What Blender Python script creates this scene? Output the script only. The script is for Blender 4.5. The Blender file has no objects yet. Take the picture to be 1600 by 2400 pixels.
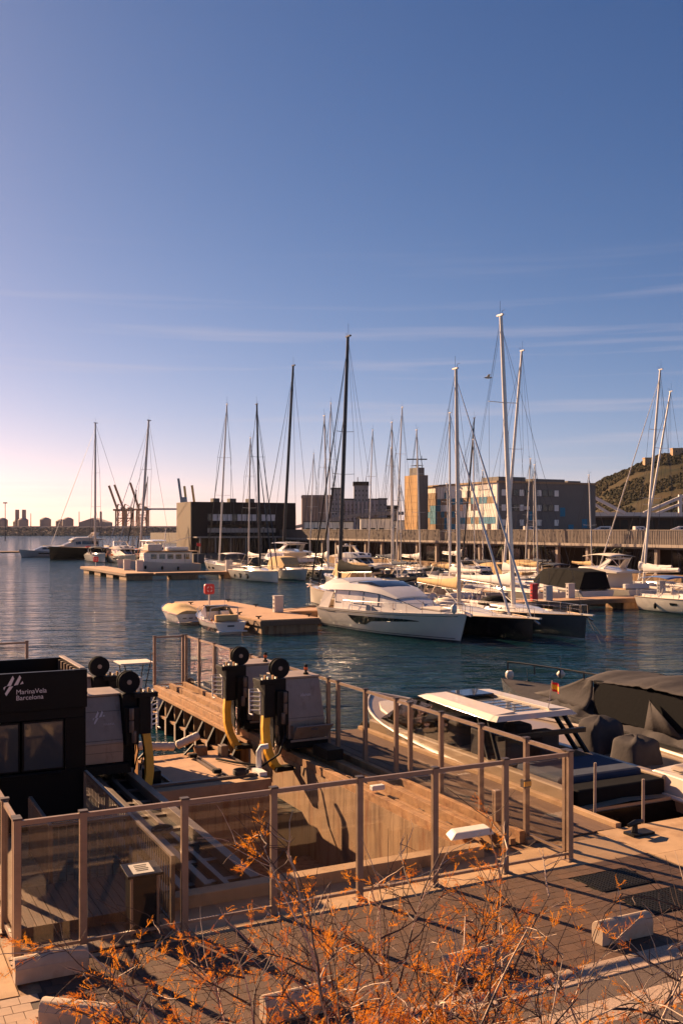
import bpy, bmesh, math, random
from mathutils import Vector, Matrix, noise
R = math.radians
random.seed(7)
S = bpy.context.scene
C = S.collection
# ------------------------------------------------------------------ camera, sky, sun, exposure
CAMZ = 7.3; F = 2360.0; HZ = 1240.0            # eye height, focal length and horizon row in photo pixels
cam = bpy.data.objects.new('camera', bpy.data.cameras.new('camera')); C.objects.link(cam)
cam.location = (0, 0, CAMZ); cam.rotation_euler = (R(90), 0, 0)
cam.data.sensor_fit = 'VERTICAL'; cam.data.sensor_height = 36; cam.data.lens = 35.4
cam.data.shift_y = 40 / 2400; cam.data.clip_start = .1; cam.data.clip_end = 20000
S.camera = cam
SUN_EL, SUN_AZ = R(25), math.atan2(-.737, .676)   # azimuth from +Y towards +X (negative = left)
sunv = Vector((math.sin(SUN_AZ) * math.cos(SUN_EL), math.cos(SUN_AZ) * math.cos(SUN_EL), math.sin(SUN_EL)))
W = bpy.data.worlds.new('World'); S.world = W; W.use_nodes = True
nt = W.node_tree; bg = nt.nodes['Background']
sky = nt.nodes.new('ShaderNodeTexSky'); sky.sky_type = 'NISHITA'; sky.sun_disc = False
sky.sun_elevation = SUN_EL; sky.sun_rotation = SUN_AZ
sky.altitude = 0; sky.air_density = .6; sky.dust_density = .35; sky.ozone_density = 1.0
# thin high cirrus streaks, part of the sky itself
tc = nt.nodes.new('ShaderNodeTexCoord'); mp = nt.nodes.new('ShaderNodeMapping')
mp.inputs['Rotation'].default_value = (0, R(11), 0); mp.inputs['Scale'].default_value = (1.3, 1.3, 34)
nz = nt.nodes.new('ShaderNodeTexNoise'); nz.inputs['Scale'].default_value = 1.7; nz.inputs['Detail'].default_value = 5
rp = nt.nodes.new('ShaderNodeValToRGB'); rp.color_ramp.elements[0].position = .53; rp.color_ramp.elements[1].position = .82
rp.color_ramp.elements[1].color = (.6, .6, .6, 1)
mx = nt.nodes.new('ShaderNodeMixRGB'); mx.inputs[2].default_value = (5.2, 4.5, 4.8, 1)
# film response of the sky, one gentle power curve per channel (the same in every direction)
sr = nt.nodes.new('ShaderNodeSeparateColor'); cr_ = nt.nodes.new('ShaderNodeCombineColor')
for i, (g_, k_) in enumerate(((1.38, .435), (1.08, .545), (.85, .89))):
    pw_ = nt.nodes.new('ShaderNodeMath'); pw_.operation = 'POWER'; pw_.inputs[1].default_value = g_
    mu_ = nt.nodes.new('ShaderNodeMath'); mu_.operation = 'MULTIPLY'; mu_.inputs[1].default_value = k_
    nt.links.new(sr.outputs[i], pw_.inputs[0]); nt.links.new(pw_.outputs[0], mu_.inputs[0]); nt.links.new(mu_.outputs[0], cr_.inputs[i])
for a, b in ((tc.outputs['Generated'], mp.inputs[0]), (mp.outputs[0], nz.inputs[0]), (nz.outputs[0], rp.inputs[0]), (rp.outputs[0], mx.inputs[0]),
             (sky.outputs[0], sr.inputs[0]), (cr_.outputs[0], mx.inputs[1]), (mx.outputs[0], bg.inputs[0])):
    nt.links.new(a, b)
sx = nt.nodes.new('ShaderNodeSeparateXYZ'); fd = nt.nodes.new('ShaderNodeMapRange'); fd.interpolation_type = 'SMOOTHSTEP'   # the cirrus lies low over the horizon all round
fd.inputs[1].default_value = .30; fd.inputs[2].default_value = .14; fd.inputs[3].default_value = 0; fd.inputs[4].default_value = 1
ml = nt.nodes.new('ShaderNodeMath'); ml.operation = 'MULTIPLY'
nt.links.new(tc.outputs['Generated'], sx.inputs[0]); nt.links.new(sx.outputs[2], fd.inputs[0]); nt.links.new(fd.outputs[0], ml.inputs[0]); nt.links.new(rp.outputs[0], ml.inputs[1]); nt.links.new(ml.outputs[0], mx.inputs[0])
bg.inputs[1].default_value = .05
sun = bpy.data.objects.new('sun', bpy.data.lights.new('sun', 'SUN')); C.objects.link(sun)
sun.data.energy = 5.0; sun.data.angle = R(.5); sun.data.color = (1, .645, .365)
sun.rotation_euler = (-sunv).to_track_quat('-Z', 'Y').to_euler(); sun.location = (-30, 30, 40)
S.view_settings.view_transform = 'Standard'; S.view_settings.look = 'None'
S.view_settings.exposure = 1.45; S.view_settings.gamma = 1
S.render.engine = 'CYCLES'; S.cycles.use_denoising = True
S.cycles.max_bounces = 8; S.cycles.transparent_max_bounces = 16; S.cycles.caustics_reflective = False; S.cycles.caustics_refractive = False

# ------------------------------------------------------------------ quay grid: u along the near fence, v back along the side fence
QA = math.atan2(.446, .895)
O = Vector((4.20, 18.55, 0)); U = Vector((.895, .446, 0)); V = Vector((-.446, .895, 0)); ZQ = 1.2
def Q(u, v, z=0.): return O + U * u + V * v + Vector((0, 0, z))
def Wp(px, py, D): return Vector(((px - 800) / F * D, D, CAMZ - (py - HZ) / F * D))
def Wz(px, py, z): return Wp(px, py, F * (CAMZ - z) / (py - HZ))

# ------------------------------------------------------------------ mesh and object helpers
OFF = {}
class MB:
    def __init__(s): s.v = []; s.f = []
    def add(s, vs, fs):
        o = len(s.v); s.v += [Vector(p) for p in vs]; s.f += [[i + o for i in f] for f in fs]; return s
    def box(s, x0, x1, y0, y1, z0, z1):
        return s.add([(x0,y0,z0),(x1,y0,z0),(x1,y1,z0),(x0,y1,z0),(x0,y0,z1),(x1,y0,z1),(x1,y1,z1),(x0,y1,z1)],
                     [(0,3,2,1),(4,5,6,7),(0,1,5,4),(1,2,6,5),(2,3,7,6),(3,0,4,7)])
    def hexa(s, b, t):
        return s.add(list(b) + list(t), [(0,3,2,1),(4,5,6,7),(0,1,5,4),(1,2,6,5),(2,3,7,6),(3,0,4,7)])
    def bar(s, p, q, w, h, up=(0, 0, 1)):
        p = Vector(p); q = Vector(q); d = (q - p).normalized(); up = Vector(up)
        if abs(d.dot(up)) > .99: up = Vector((0, 1, 0))
        x = d.cross(up).normalized() * w / 2; y = x.cross(d).normalized() * h / 2
        return s.hexa([p - x - y, p + x - y, q + x - y, q - x - y], [p - x + y, p + x + y, q + x + y, q - x + y])
    def tube(s, pts, r, n=6, cap=True):
        pts = [Vector(p) for p in pts]; k = len(pts)
        rs = r if isinstance(r, (list, tuple)) else [r] * k
        rings = []; up = None
        for i, p in enumerate(pts):
            d = (pts[min(i + 1, k - 1)] - pts[max(i - 1, 0)]).normalized()
            if up is None: up = Vector((0, 0, 1)) if abs(d.z) < .9 else Vector((1, 0, 0))
            x = d.cross(up)
            if x.length < 1e-4: x = d.cross(Vector((1, .3, 0)))
            x.normalize(); y = x.cross(d).normalized(); up = y if abs(d.z) >= .9 else up
            rings.append([p + (x * math.cos(a) + y * math.sin(a)) * rs[i] for a in [2 * math.pi * j / n for j in range(n)]])
        return s.loft(rings, True, cap)
    def loft(s, rings, closed=True, cap=True):
        o = len(s.v); n = len(rings[0])
        for r in rings: s.v += [Vector(p) for p in r]
        for i in range(len(rings) - 1):
            for j in range(n if closed else n - 1):
                a = o + i * n + j; b = o + i * n + (j + 1) % n
                s.f.append([a, b, b + n, a + n])
        if cap:
            s.f.append([o + j for j in range(n)][::-1]); s.f.append([o + (len(rings) - 1) * n + j for j in range(n)])
        return s
    def prism(s, poly, d0, d1, fn):
        """poly: 2-D outline; fn(a, b, d) -> point"""
        return s.loft([[fn(a, b, d0) for a, b in poly], [fn(a, b, d1) for a, b in poly]])
    def lathe(s, prof, n=12, c=(0, 0, 0), axis='z'):
        rings = []
        for r, h in prof:
            ring = []
            for j in range(n):
                a = 2 * math.pi * j / n; x, y = r * math.cos(a), r * math.sin(a)
                p = (x, y, h) if axis == 'z' else (h, x, y) if axis == 'x' else (y, h, x)
                ring.append(Vector(c) + Vector(p))
            rings.append(ring)
        return s.loft(rings)
    def ball(s, c, rx, ry=None, rz=None, n=10, m=6):
        ry = ry or rx; rz = rz or rx; rings = []
        for i in range(m + 1):
            t = math.pi * (i / m); t = min(max(t, .02), math.pi - .02)
            rings.append([Vector(c) + Vector((rx * math.sin(t) * math.cos(2 * math.pi * j / n), ry * math.sin(t) * math.sin(2 * math.pi * j / n), -rz * math.cos(t))) for j in range(n)])
        return s.loft(rings)
    def sheet(s, grid):
        o = len(s.v); n = len(grid[0])
        for r in grid: s.v += [Vector(p) for p in r]
        for i in range(len(grid) - 1):
            for j in range(n - 1):
                a = o + i * n + j; s.f.append([a, a + 1, a + n + 1, a + n])
        return s
    def build(s, name, m, parent=None, smooth=False, bevel=0, solid=0, fix=True):
        off = OFF.get(parent.name, Vector()) if parent else Vector()
        me = bpy.data.meshes.new(name)
        me.from_pydata([tuple(p - off) for p in s.v], [], s.f)
        if fix:
            bm = bmesh.new(); bm.from_mesh(me); bmesh.ops.recalc_face_normals(bm, faces=bm.faces); bm.to_mesh(me); bm.free()
        me.materials.append(M[m] if isinstance(m, str) else m)
        if smooth:
            me.polygons.foreach_set('use_smooth', [True] * len(me.polygons))
            try: me.set_sharp_from_angle(angle=R(smooth if smooth > 1 else 40))
            except Exception: pass
        o = bpy.data.objects.new(name, me); C.objects.link(o)
        if parent: o.parent = parent; OFF[o.name] = off
        if solid:
            md = o.modifiers.new('s', 'SOLIDIFY'); md.thickness = solid; md.offset = 0
        if bevel:
            md = o.modifiers.new('b', 'BEVEL'); md.width = bevel; md.segments = 2; md.limit_method = 'ANGLE'
        return o
def tag(o, label, cat=None, group=None):
    o['label'] = label
    if cat: o['category'] = cat
    if group: o['group'] = group
    return o
def thing(name, label, cat, loc, rotz=0, group=None):
    o = bpy.data.objects.new(name, None); C.objects.link(o); o.empty_display_size = .3
    o.location = loc; o.rotation_euler = (0, 0, rotz); OFF[o.name] = Vector()
    return tag(o, label, cat, group)
def qthing(name, label, cat, u, v, z=ZQ, group=None):
    """a thing on the quay; its parts are given in quay coordinates (u, v, z)"""
    o = thing(name, label, cat, Q(u, v, z), QA, group); OFF[o.name] = Vector((u, v, z)); return o
def wthing(name, label, cat, p, group=None):
    """a thing whose parts are given in world coordinates"""
    o = thing(name, label, cat, p, 0, group); OFF[o.name] = Vector(p); return o
def solo(o, label=None, cat=None, group=None, kind=None, u=None, v=None, z=0.):
    """a one-mesh thing given in quay coordinates"""
    o.rotation_euler = (0, 0, QA); o.location = Q(0, 0, 0)
    if u is not None:
        d = Vector((u, v, z)); o.data.transform(Matrix.Translation(-d)); o.location = Q(u, v, z)
    if label: tag(o, label, cat, group)
    if kind: o['kind'] = kind
    return o
def wsolo(o, label, cat, p, group=None):
    o.data.transform(Matrix.Translation(-Vector(p))); o.location = p; return tag(o, label, cat, group)
def inst(src, parent=None, loc=None, rotz=None, m=None):
    o = src.copy(); C.objects.link(o)
    if parent: o.parent = parent
    if loc is not None: o.location = loc
    if rotz is not None: o.rotation_euler = (0, 0, rotz)
    return o

# ------------------------------------------------------------------ materials
M = {}
def mat(name, col, rough=.6, metal=0, var=.15, scale=3., bump=0., bscale=30., coat=0., col2=None, stretch=None, spec=.5, trans=0.):
    m = bpy.data.materials.new(name); m.use_nodes = True; n = m.node_tree; L = n.links.new
    b = n.nodes['Principled BSDF']; b.inputs['Roughness'].default_value = rough; b.inputs['Metallic'].default_value = metal
    b.inputs['Specular IOR Level'].default_value = spec
    if coat: b.inputs['Coat Weight'].default_value = coat; b.inputs['Coat Roughness'].default_value = .06
    tcn = n.nodes.new('ShaderNodeTexCoord'); src = tcn.outputs['Object']
    if stretch:
        mpn = n.nodes.new('ShaderNodeMapping'); mpn.inputs['Scale'].default_value = stretch; L(src, mpn.inputs[0]); src = mpn.outputs[0]
    if var or col2:
        t = n.nodes.new('ShaderNodeTexNoise'); t.inputs['Scale'].default_value = scale; t.inputs['Detail'].default_value = 6; t.inputs['Roughness'].default_value = .62
        L(src, t.inputs['Vector'])
        r = n.nodes.new('ShaderNodeValToRGB'); r.color_ramp.elements[0].position = .32; r.color_ramp.elements[1].position = .68
        c2 = col2 or tuple(min(1, c * (1 + var)) for c in col)
        c1 = col if col2 else tuple(c * (1 - var) for c in col)
        r.color_ramp.elements[0].color = (*c1, 1); r.color_ramp.elements[1].color = (*c2, 1)
        L(t.outputs[0], r.inputs[0]); L(r.outputs[0], b.inputs['Base Color'])
        if rough > .12:
            mr = n.nodes.new('ShaderNodeMapRange'); mr.inputs[3].default_value = rough * .8; mr.inputs[4].default_value = min(1, rough * 1.2)
            L(t.outputs[0], mr.inputs[0]); L(mr.outputs[0], b.inputs['Roughness'])
    else: b.inputs['Base Color'].default_value = (*col, 1)
    if bump:
        t2 = n.nodes.new('ShaderNodeTexNoise'); t2.inputs['Scale'].default_value = bscale; t2.inputs['Detail'].default_value = 4; L(src, t2.inputs['Vector'])
        bp = n.nodes.new('ShaderNodeBump'); bp.inputs['Strength'].default_value = bump; bp.inputs['Distance'].default_value = .02
        L(t2.outputs[0], bp.inputs['Height']); L(bp.outputs[0], b.inputs['Normal'])
    if trans: b.inputs['Transmission Weight'].default_value = trans
    M[name] = m; return m
def tint(m, fac_col, scale, lo, hi, stretch=None, detail=8):
    """stains with a shape of their own over an existing material's colour"""
    n = m.node_tree; b = n.nodes['Principled BSDF']; L = n.links.new
    old = b.inputs['Base Color'].links[0].from_socket if b.inputs['Base Color'].links else None
    tcn = n.nodes.new('ShaderNodeTexCoord'); mpn = n.nodes.new('ShaderNodeMapping'); mpn.inputs['Scale'].default_value = stretch or (1, 1, 1)
    t = n.nodes.new('ShaderNodeTexNoise'); t.inputs['Scale'].default_value = scale; t.inputs['Detail'].default_value = detail; t.inputs['Roughness'].default_value = .7
    r = n.nodes.new('ShaderNodeMapRange'); r.inputs[1].default_value = lo; r.inputs[2].default_value = hi; r.clamp = True
    mxn = n.nodes.new('ShaderNodeMixRGB'); mxn.blend_type = 'MULTIPLY'; mxn.inputs[2].default_value = (*fac_col, 1)
    L(tcn.outputs['Object'], mpn.inputs[0]); L(mpn.outputs[0], t.inputs[0]); L(t.outputs[0], r.inputs[0]); L(r.outputs[0], mxn.inputs[0])
    if old: L(old, mxn.inputs[1])
    L(mxn.outputs[0], b.inputs['Base Color'])
mat('concrete', (.32, .195, .10), .85, var=.2, scale=1.4, bump=.4, bscale=26)
tint(M['concrete'], (.42, .33, .26), 1.0, .5, .68, (5.5, 5.5, .35)); tint(M['concrete'], (.72, .45, .25), .8, .52, .66, (3, 3, .5))
mat('concrete_light', (.43, .27, .145), .85, var=.14, scale=2.2, bump=.3, bscale=60); tint(M['concrete_light'], (.62, .52, .42), .9, .5, .7)
mat('bench_concrete', (.46, .34, .24), .8, var=.1, scale=5, bump=.25, bscale=90); tint(M['bench_concrete'], (.66, .55, .45), 2.5, .55, .72)
mat('paver_a', (.105, .052, .029), .8, var=.16, scale=4, bump=.35, bscale=120)
mat('paver_b', (.122, .061, .034), .8, var=.16, scale=4, bump=.35, bscale=120)
mat('paver_c', (.088, .045, .027), .8, var=.16, scale=4, bump=.35, bscale=120)
mat('paver_pale', (.36, .235, .155), .8, var=.12, scale=6, bump=.3, bscale=110)
mat('joint_sand', (.07, .045, .032), .95, var=.2, scale=20)
mat('granite_light', (.42, .29, .205), .85, var=.5, scale=70, bump=.5, bscale=70)
mat('granite_dark', (.10, .065, .048), .85, var=.45, scale=70, bump=.5, bscale=70)
mat('deck_wood', (.18, .10, .055), .7, var=.3, scale=3, bump=.4, bscale=14, stretch=(14, .8, 4))
mat('walk_wood', (.14, .075, .042), .75, var=.3, scale=3, bump=.4, bscale=14, stretch=(10, .7, 4))
mat('teak', (.37, .215, .10), .6, var=.2, scale=3, stretch=(1, 9, 3))
mat('pontoon_deck', (.44, .255, .14), .75, var=.16, scale=2.5, bump=.2, bscale=40)
mat('steel_fence', (.30, .205, .145), .45, .35, var=.12, scale=5)
mat('steel_cap', (.09, .07, .065), .5, .5)
mat('rail_steel', (.15, .11, .085), .5, .3, var=.2)
mat('rust_beam', (.36, .185, .075), .8, var=.25, scale=4, bump=.3, bscale=40); tint(M['rust_beam'], (.5, .33, .2), 3, .5, .68)
mat('black_paint', (.012, .012, .013), .45, spec=.2, var=.3)
mat('black_steel', (.012, .011, .010), .6, 0, spec=.15, var=.3, scale=6, bump=.2, bscale=30)
mat('kiosk_black', (.006, .006, .007), .38, spec=.12, var=.25, scale=.7)
mat('cabinet_grey', (.32, .24, .185), .5, .2, var=.14, scale=2.5); tint(M['cabinet_grey'], (.6, .5, .42), 2.2, .55, .75, (2, 2, .6))
mat('cabinet_line', (.10, .08, .07), .6)
mat('yellow_paint', (.82, .40, .015), .5, var=.12, scale=4); tint(M['yellow_paint'], (.6, .45, .3), 4, .6, .75)
mat('white_paint', (.78, .74, .68), .5, var=.08)
mat('sign_white', (.72, .62, .58), .6, var=.05)
mat('gelcoat', (.66, .60, .53), .22, var=.03, scale=1.2, coat=.5)
mat('gelcoat_cream', (.66, .55, .43), .38, var=.04, coat=.4)
mat('gelcoat_beige', (.34, .25, .17), .3, var=.06, coat=.3)
mat('hull_grey', (.10, .095, .09), .25, var=.08, coat=.5)
mat('hull_black', (.008, .008, .009), .2, var=.1, coat=.15, spec=.3)
mat('hull_blue_grey', (.16, .19, .21), .25, var=.08, coat=.5)
mat('hull_silver', (.42, .42, .42), .25, var=.05, coat=.4)
mat('boot_stripe', (.03, .03, .035), .5)
mat('dark_glass', (.010, .011, .013), .04, spec=.8, var=0)
mat('tint_glass', (.05, .055, .06), .05, spec=.8, var=0)
mat('cover_white', (.62, .56, .52), .75, var=.06, scale=3)
mat('canvas_grey', (.055, .048, .048), .9, spec=.15, var=.16, scale=2.5, bump=.5, bscale=8)
mat('canvas_dark', (.010, .010, .011), .9, spec=.08, var=.2, bump=.3, bscale=9)
mat('canvas_navy', (.02, .03, .06), .9, var=.2)
mat('canvas_blue', (.05, .12, .32), .85, var=.15)
mat('canvas_tan', (.52, .34, .15), .85, var=.18, scale=3, bump=.5, bscale=10)
mat('canvas_cream', (.62, .53, .44), .85, var=.1, bump=.3, bscale=9)
mat('mast_white', (.68, .62, .55), .35, .2, var=.08)
mat('mast_alu', (.45, .40, .36), .38, .6, var=.1)
mat('mast_black', (.012, .012, .014), .3, var=.2)
mat('wire', (.10, .09, .085), .4, .7, var=0)
mat('chrome', (.62, .58, .54), .16, 1, var=0)
mat('rubber', (.010, .010, .011), .7, spec=.15, var=.2)
mat('rope', (.35, .28, .2), .9, var=.2)
mat('rope_dark', (.05, .045, .04), .9, var=.2)
mat('red_paint', (.55, .025, .025), .45, var=.12)
mat('orange_paint', (.75, .18, .02), .5, var=.1)
mat('flag_red', (.55, .02, .02), .8, var=.1); mat('flag_yellow', (.75, .42, .02), .8, var=.1)
mat('beacon_orange', (.8, .14, .02), .3, var=0)
mat('pile_grey', (.34, .26, .20), .8, var=.25, scale=3, bump=.4, bscale=20)
mat('water_pedestal', (.56, .50, .45), .5, var=.08)
mat('rock', (.26, .19, .145), .95, var=.4, scale=1.2, bump=.6, bscale=3)
mat('breakwater_cap', (.62, .46, .34), .9, var=.15)  # lighter tone puts the sunlit top into the colour
mat('bark_pale', (.52, .38, .27), .85, var=.35, scale=9, bump=.4, bscale=60)
mat('bark_dark', (.085, .052, .038), .85, var=.35, scale=12)
mat('bin_black', (.012, .012, .011), .3, spec=.3, var=.2)
mat('paper', (.62, .58, .52), .8, var=.1); mat('print_ink', (.03, .03, .03), .8)
# facades
mat('blind_white', (.52, .46, .42), .3, var=.1, scale=.8, coat=.6)
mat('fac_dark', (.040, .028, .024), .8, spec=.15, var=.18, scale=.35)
mat('fac_lit', (.15, .105, .068), .8, var=.12, scale=.3)
mat('fac_cream', (.82, .76, .66), .8, var=.08, scale=.25)
mat('fac_tan', (.33, .21, .115), .8, var=.12, scale=.3)
mat('fac_orange', (.46, .255, .085), .8, var=.1, scale=.3)
mat('fac_grey', (.17, .15, .13), .85, var=.12, scale=.2)
mat('fac_teal', (.008, .17, .27), .6, var=.15)
mat('fac_pink', (.48, .36, .32), .85, var=.12, scale=.15)
mat('silo_brown', (.36, .25, .19), .9, var=.15, scale=.1)
mat('silo_grey', (.30, .27, .26), .9, var=.12, scale=.1)
mat('roof_dark', (.10, .085, .075), .9, var=.2, scale=.3)
mat('window_dark', (.02, .02, .024), .12, var=.3, scale=.5)
mat('crane_brown', (.30, .15, .08), .7, var=.1); mat('crane_blue', (.06, .16, .26), .6, var=.1); mat('crane_yellow', (.55, .30, .06), .6, var=.1)
mat('tank_pale', (.34, .27, .25), .9, var=.2, scale=.02)
mat('promenade', (.16, .125, .10), .85, var=.15, scale=.4); tint(M['promenade'], (.7, .6, .5), .6, .5, .7, (1, 1, .2))
mat('promenade_edge', (.36, .29, .235), .85, var=.1, scale=.4)
mat('rail_bars', (.155, .12, .10), .6, .4, var=.1)
mat('palm_green', (.05, .055, .025), .9, var=.4)
mat('bridge_white', (.62, .56, .52), .6, var=.05)
mat('cloth_red', (.4, .05, .03), .9); mat('cloth_blue', (.06, .09, .2), .9); mat('cloth_pale', (.6, .5, .42), .9); mat('skin', (.45, .25, .17), .7)

def special():
    # clear fence glass: straight-through light plus mirror reflection by angle, a little dust
    m = bpy.data.materials.new('fence_glass'); m.use_nodes = True; n = m.node_tree; L = n.links.new
    for x in list(n.nodes): n.nodes.remove(x)
    out = n.nodes.new('ShaderNodeOutputMaterial'); tr = n.nodes.new('ShaderNodeBsdfTransparent'); tr.inputs[0].default_value = (.97, .965, .95, 1)
    gl = n.nodes.new('ShaderNodeBsdfGlossy'); gl.inputs['Roughness'].default_value = .03
    di = n.nodes.new('ShaderNodeBsdfDiffuse'); di.inputs[0].default_value = (.5, .42, .36, 1)
    lw = n.nodes.new('ShaderNodeLayerWeight'); lw.inputs[0].default_value = .5     # Schlick reflectance, the same from both sides
    pw = n.nodes.new('ShaderNodeMath'); pw.operation = 'POWER'; pw.inputs[1].default_value = 5; L(lw.outputs['Facing'], pw.inputs[0])
    fr = n.nodes.new('ShaderNodeMath'); fr.operation = 'MULTIPLY_ADD'; fr.inputs[1].default_value = .95; fr.inputs[2].default_value = .045; L(pw.outputs[0], fr.inputs[0])
    t = n.nodes.new('ShaderNodeTexNoise'); t.inputs['Scale'].default_value = 2.3; t.inputs['Detail'].default_value = 7
    mr = n.nodes.new('ShaderNodeMapRange'); mr.inputs[1].default_value = .4; mr.inputs[2].default_value = .8; mr.inputs[3].default_value = .0; mr.inputs[4].default_value = .008
    m1 = n.nodes.new('ShaderNodeMixShader'); m2 = n.nodes.new('ShaderNodeMixShader')
    L(t.outputs[0], mr.inputs[0]); L(mr.outputs[0], m1.inputs[0]); L(tr.outputs[0], m1.inputs[1]); L(di.outputs[0], m1.inputs[2])
    L(fr.outputs[0], m2.inputs[0]); L(m1.outputs[0], m2.inputs[1]); L(gl.outputs[0], m2.inputs[2]); L(m2.outputs[0], out.inputs[0])
    M['fence_glass'] = m
    m = m.copy(); m.name = 'screen_glass'; M['screen_glass'] = m
    for x in m.node_tree.nodes:
        if x.type == 'BSDF_TRANSPARENT': x.inputs[0].default_value = (.25, .27, .28, 1)
    # sea water
    m = bpy.data.materials.new('sea_water'); m.use_nodes = True; n = m.node_tree; L = n.links.new; b = n.nodes['Principled BSDF']
    b.inputs['Base Color'].default_value = (.004, .026, .034, 1); b.inputs['Roughness'].default_value = .07; b.inputs['IOR'].default_value = 1.333
    g = n.nodes.new('ShaderNodeNewGeometry'); prev = None
    for sc, st, dist, stretch in ((.06, 1, 1.3, (1, 2.4, 1)), (.22, 1, .75, (1, 2.7, 1)), (.8, 1, .28, (1, 2.3, 1)), (3.2, 1, .04, (1, 1.6, 1))):
        mpn = n.nodes.new('ShaderNodeMapping'); mpn.inputs['Scale'].default_value = stretch; mpn.inputs['Rotation'].default_value = (0, 0, R(8))
        t = n.nodes.new('ShaderNodeTexNoise'); t.inputs['Scale'].default_value = sc; t.inputs['Detail'].default_value = 3; t.inputs['Distortion'].default_value = .6
        bp = n.nodes.new('ShaderNodeBump'); bp.inputs['Strength'].default_value = st; bp.inputs['Distance'].default_value = dist
        L(g.outputs['Position'], mpn.inputs[0]); L(mpn.outputs[0], t.inputs['Vector']); L(t.outputs[0], bp.inputs['Height'])
        if prev: L(prev, bp.inputs['Normal'])
        prev = bp.outputs[0]
    L(prev, b.inputs['Normal']); M['sea_water'] = m
    # tamarisk foliage: thin leaves lit from either side
    for nm, c in (('tamarisk_orange', (.78, .29, .018)), ('tamarisk_rust', (.55, .155, .012))):
        mm = mat(nm, c, .8, var=.35, scale=6); n = mm.node_tree; L = n.links.new; b = n.nodes['Principled BSDF']
        tl = n.nodes.new('ShaderNodeBsdfTranslucent'); tl.inputs[0].default_value = (c[0] * 1.2, c[1] * 1.3, c[2], 1)
        mx_ = n.nodes.new('ShaderNodeMixShader'); mx_.inputs[0].default_value = .42
        L(b.outputs[0], mx_.inputs[1]); L(tl.outputs[0], mx_.inputs[2]); L(mx_.outputs[0], n.nodes['Material Output'].inputs[0])
    # hillside: dry scrub, dark pines, bare rock
    m = mat('hillside', (.026, .026, .011), .95, spec=.1, col2=(.075, .052, .026), scale=.035, bump=.6, bscale=.12)
    tint(m, (2.4, 1.6, 1.2), .03, .64, .70)
special()
# ================================================================== SETTING
def structure(o, u=None, v=None): return solo(o, kind='structure', u=u, v=v)
mb = MB()
mb.sheet([[(-4000, 9, 0), (2, 9, 0), (4000, 9, 0)], [(-4000, 9000, 0), (2, 9000, 0), (4000, 9000, 0)]])
mb.sheet([[(2, -300, 0), (4000, -300, 0)], [(2, 9, 0), (4000, 9, 0)]])
structure(mb.build('water', 'sea_water'))
mb = MB()
T = ZQ - .03
mb.box(-40, 2.2, -40, .85, -3, T); mb.box(2.2, 60, -40, 1.15, -3, T)
mb.box(-1.35, 2.2, .85, 12.6, -3, T - .001); mb.box(-40, -5.6, .85, 12.6, -3, T - .001)
mb.box(-5.6, -2.4, 8.6, 12.4, -3, 1.0)
mb.box(-5.6, -1.35, .85, 8.6, -3.1, -1.0)
structure(mb.build('quay', 'concrete'), 0, 0)
# ground behind the camera side and under the shrubs
structure(MB().box(-40, 40, -40, -8.05, T + .004, ZQ - .006).build('planting_bed', 'joint_sand'), 0, -9)
# paving in courses
structure(MB().box(-9.62, 1.62, -3.65, -.3, T + .001, ZQ - .014).build('paving_bed', 'joint_sand'), 0, 0)
pav = bpy.context.scene.objects['paving_bed']
cw, cl = .222, .245
pb = MB().box(-cl/2 + .005, cl/2 - .005, -cw/2 + .005, cw/2 - .005, -.02, 0)
proto = {}
for k in ('paver_a', 'paver_b', 'paver_c', 'paver_pale'):
    me = bpy.data.meshes.new('paver'); me.from_pydata([tuple(p) for p in pb.v], [], pb.f); me.materials.append(M[k]); proto[k] = me
cells = []
rnd = random.Random(3)
GR = ((-.55, .58, -1.51, -.82), (-.5, .62, -2.63, -1.9))
def paverfield(u0, u1, v0, v1, kinds):
    j = 0; v = v1 - cw / 2
    while v - cw / 2 > v0 - .01:
        u = u0 + (cl / 2 if j % 2 else cl)
        while u + cl / 2 <= u1 + .02:
            if not any(a - .1 < u < b + .1 and c - .09 < v < d + .09 for a, b, c, d in GR):
                cells.append((u, v, rnd.choice(kinds)))
            u += cl
        v -= cw; j += 1
paverfield(-9.6, 1.6, -3.65, -.3, ('paver_a', 'paver_a', 'paver_b', 'paver_c'))
nb = len(cells)
paverfield(-13.5, -9.66, -8.0, -1.1, ('paver_pale',))
def vis(c):
    p = Q(c[0], c[1], ZQ); x = 800 + F * p.x / p.y; y = HZ + F * (CAMZ - ZQ) / p.y
    return p.length if (-30 < x < 1630 and y < 2430) else 1e9
order = sorted(range(len(cells)), key=lambda i: vis(cells[i]))
rest = {k: MB() for k in proto}
for n_, i in enumerate(order):
    u, v, k = cells[i]; dz = rnd.uniform(-.003, .002)
    if n_ < 300 and vis(cells[i]) < 1e8:
        o = bpy.data.objects.new('paver', proto[k]); C.objects.link(o); o.parent = pav
        o.location = (u, v, ZQ + dz); o.rotation_euler = (rnd.uniform(-.006, .006), rnd.uniform(-.006, .006), rnd.uniform(-.01, .01))
    else:
        rest[k].add([p + Vector((u, v, ZQ + dz)) for p in pb.v], pb.f)
for k, mbk in rest.items():
    if mbk.f: o = mbk.build('pavers', k, pav); o['kind'] = 'stuff'
structure(MB().box(-13.6, -9.62, -8.05, -1.08, T + .002, ZQ - .013).build('paving_bed', 'joint_sand'), -11, -5)
structure(MB().box(-9.9, 1.6, -.3, .85, T + .003, ZQ - .003).build('fence_footing', 'concrete_light'), 0, 0)
structure(MB().box(-13.6, -9.93, -1.06, 6, T + .004, ZQ - .002).build('path', 'concrete_light'), -11, 0)
mb = MB()
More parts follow.
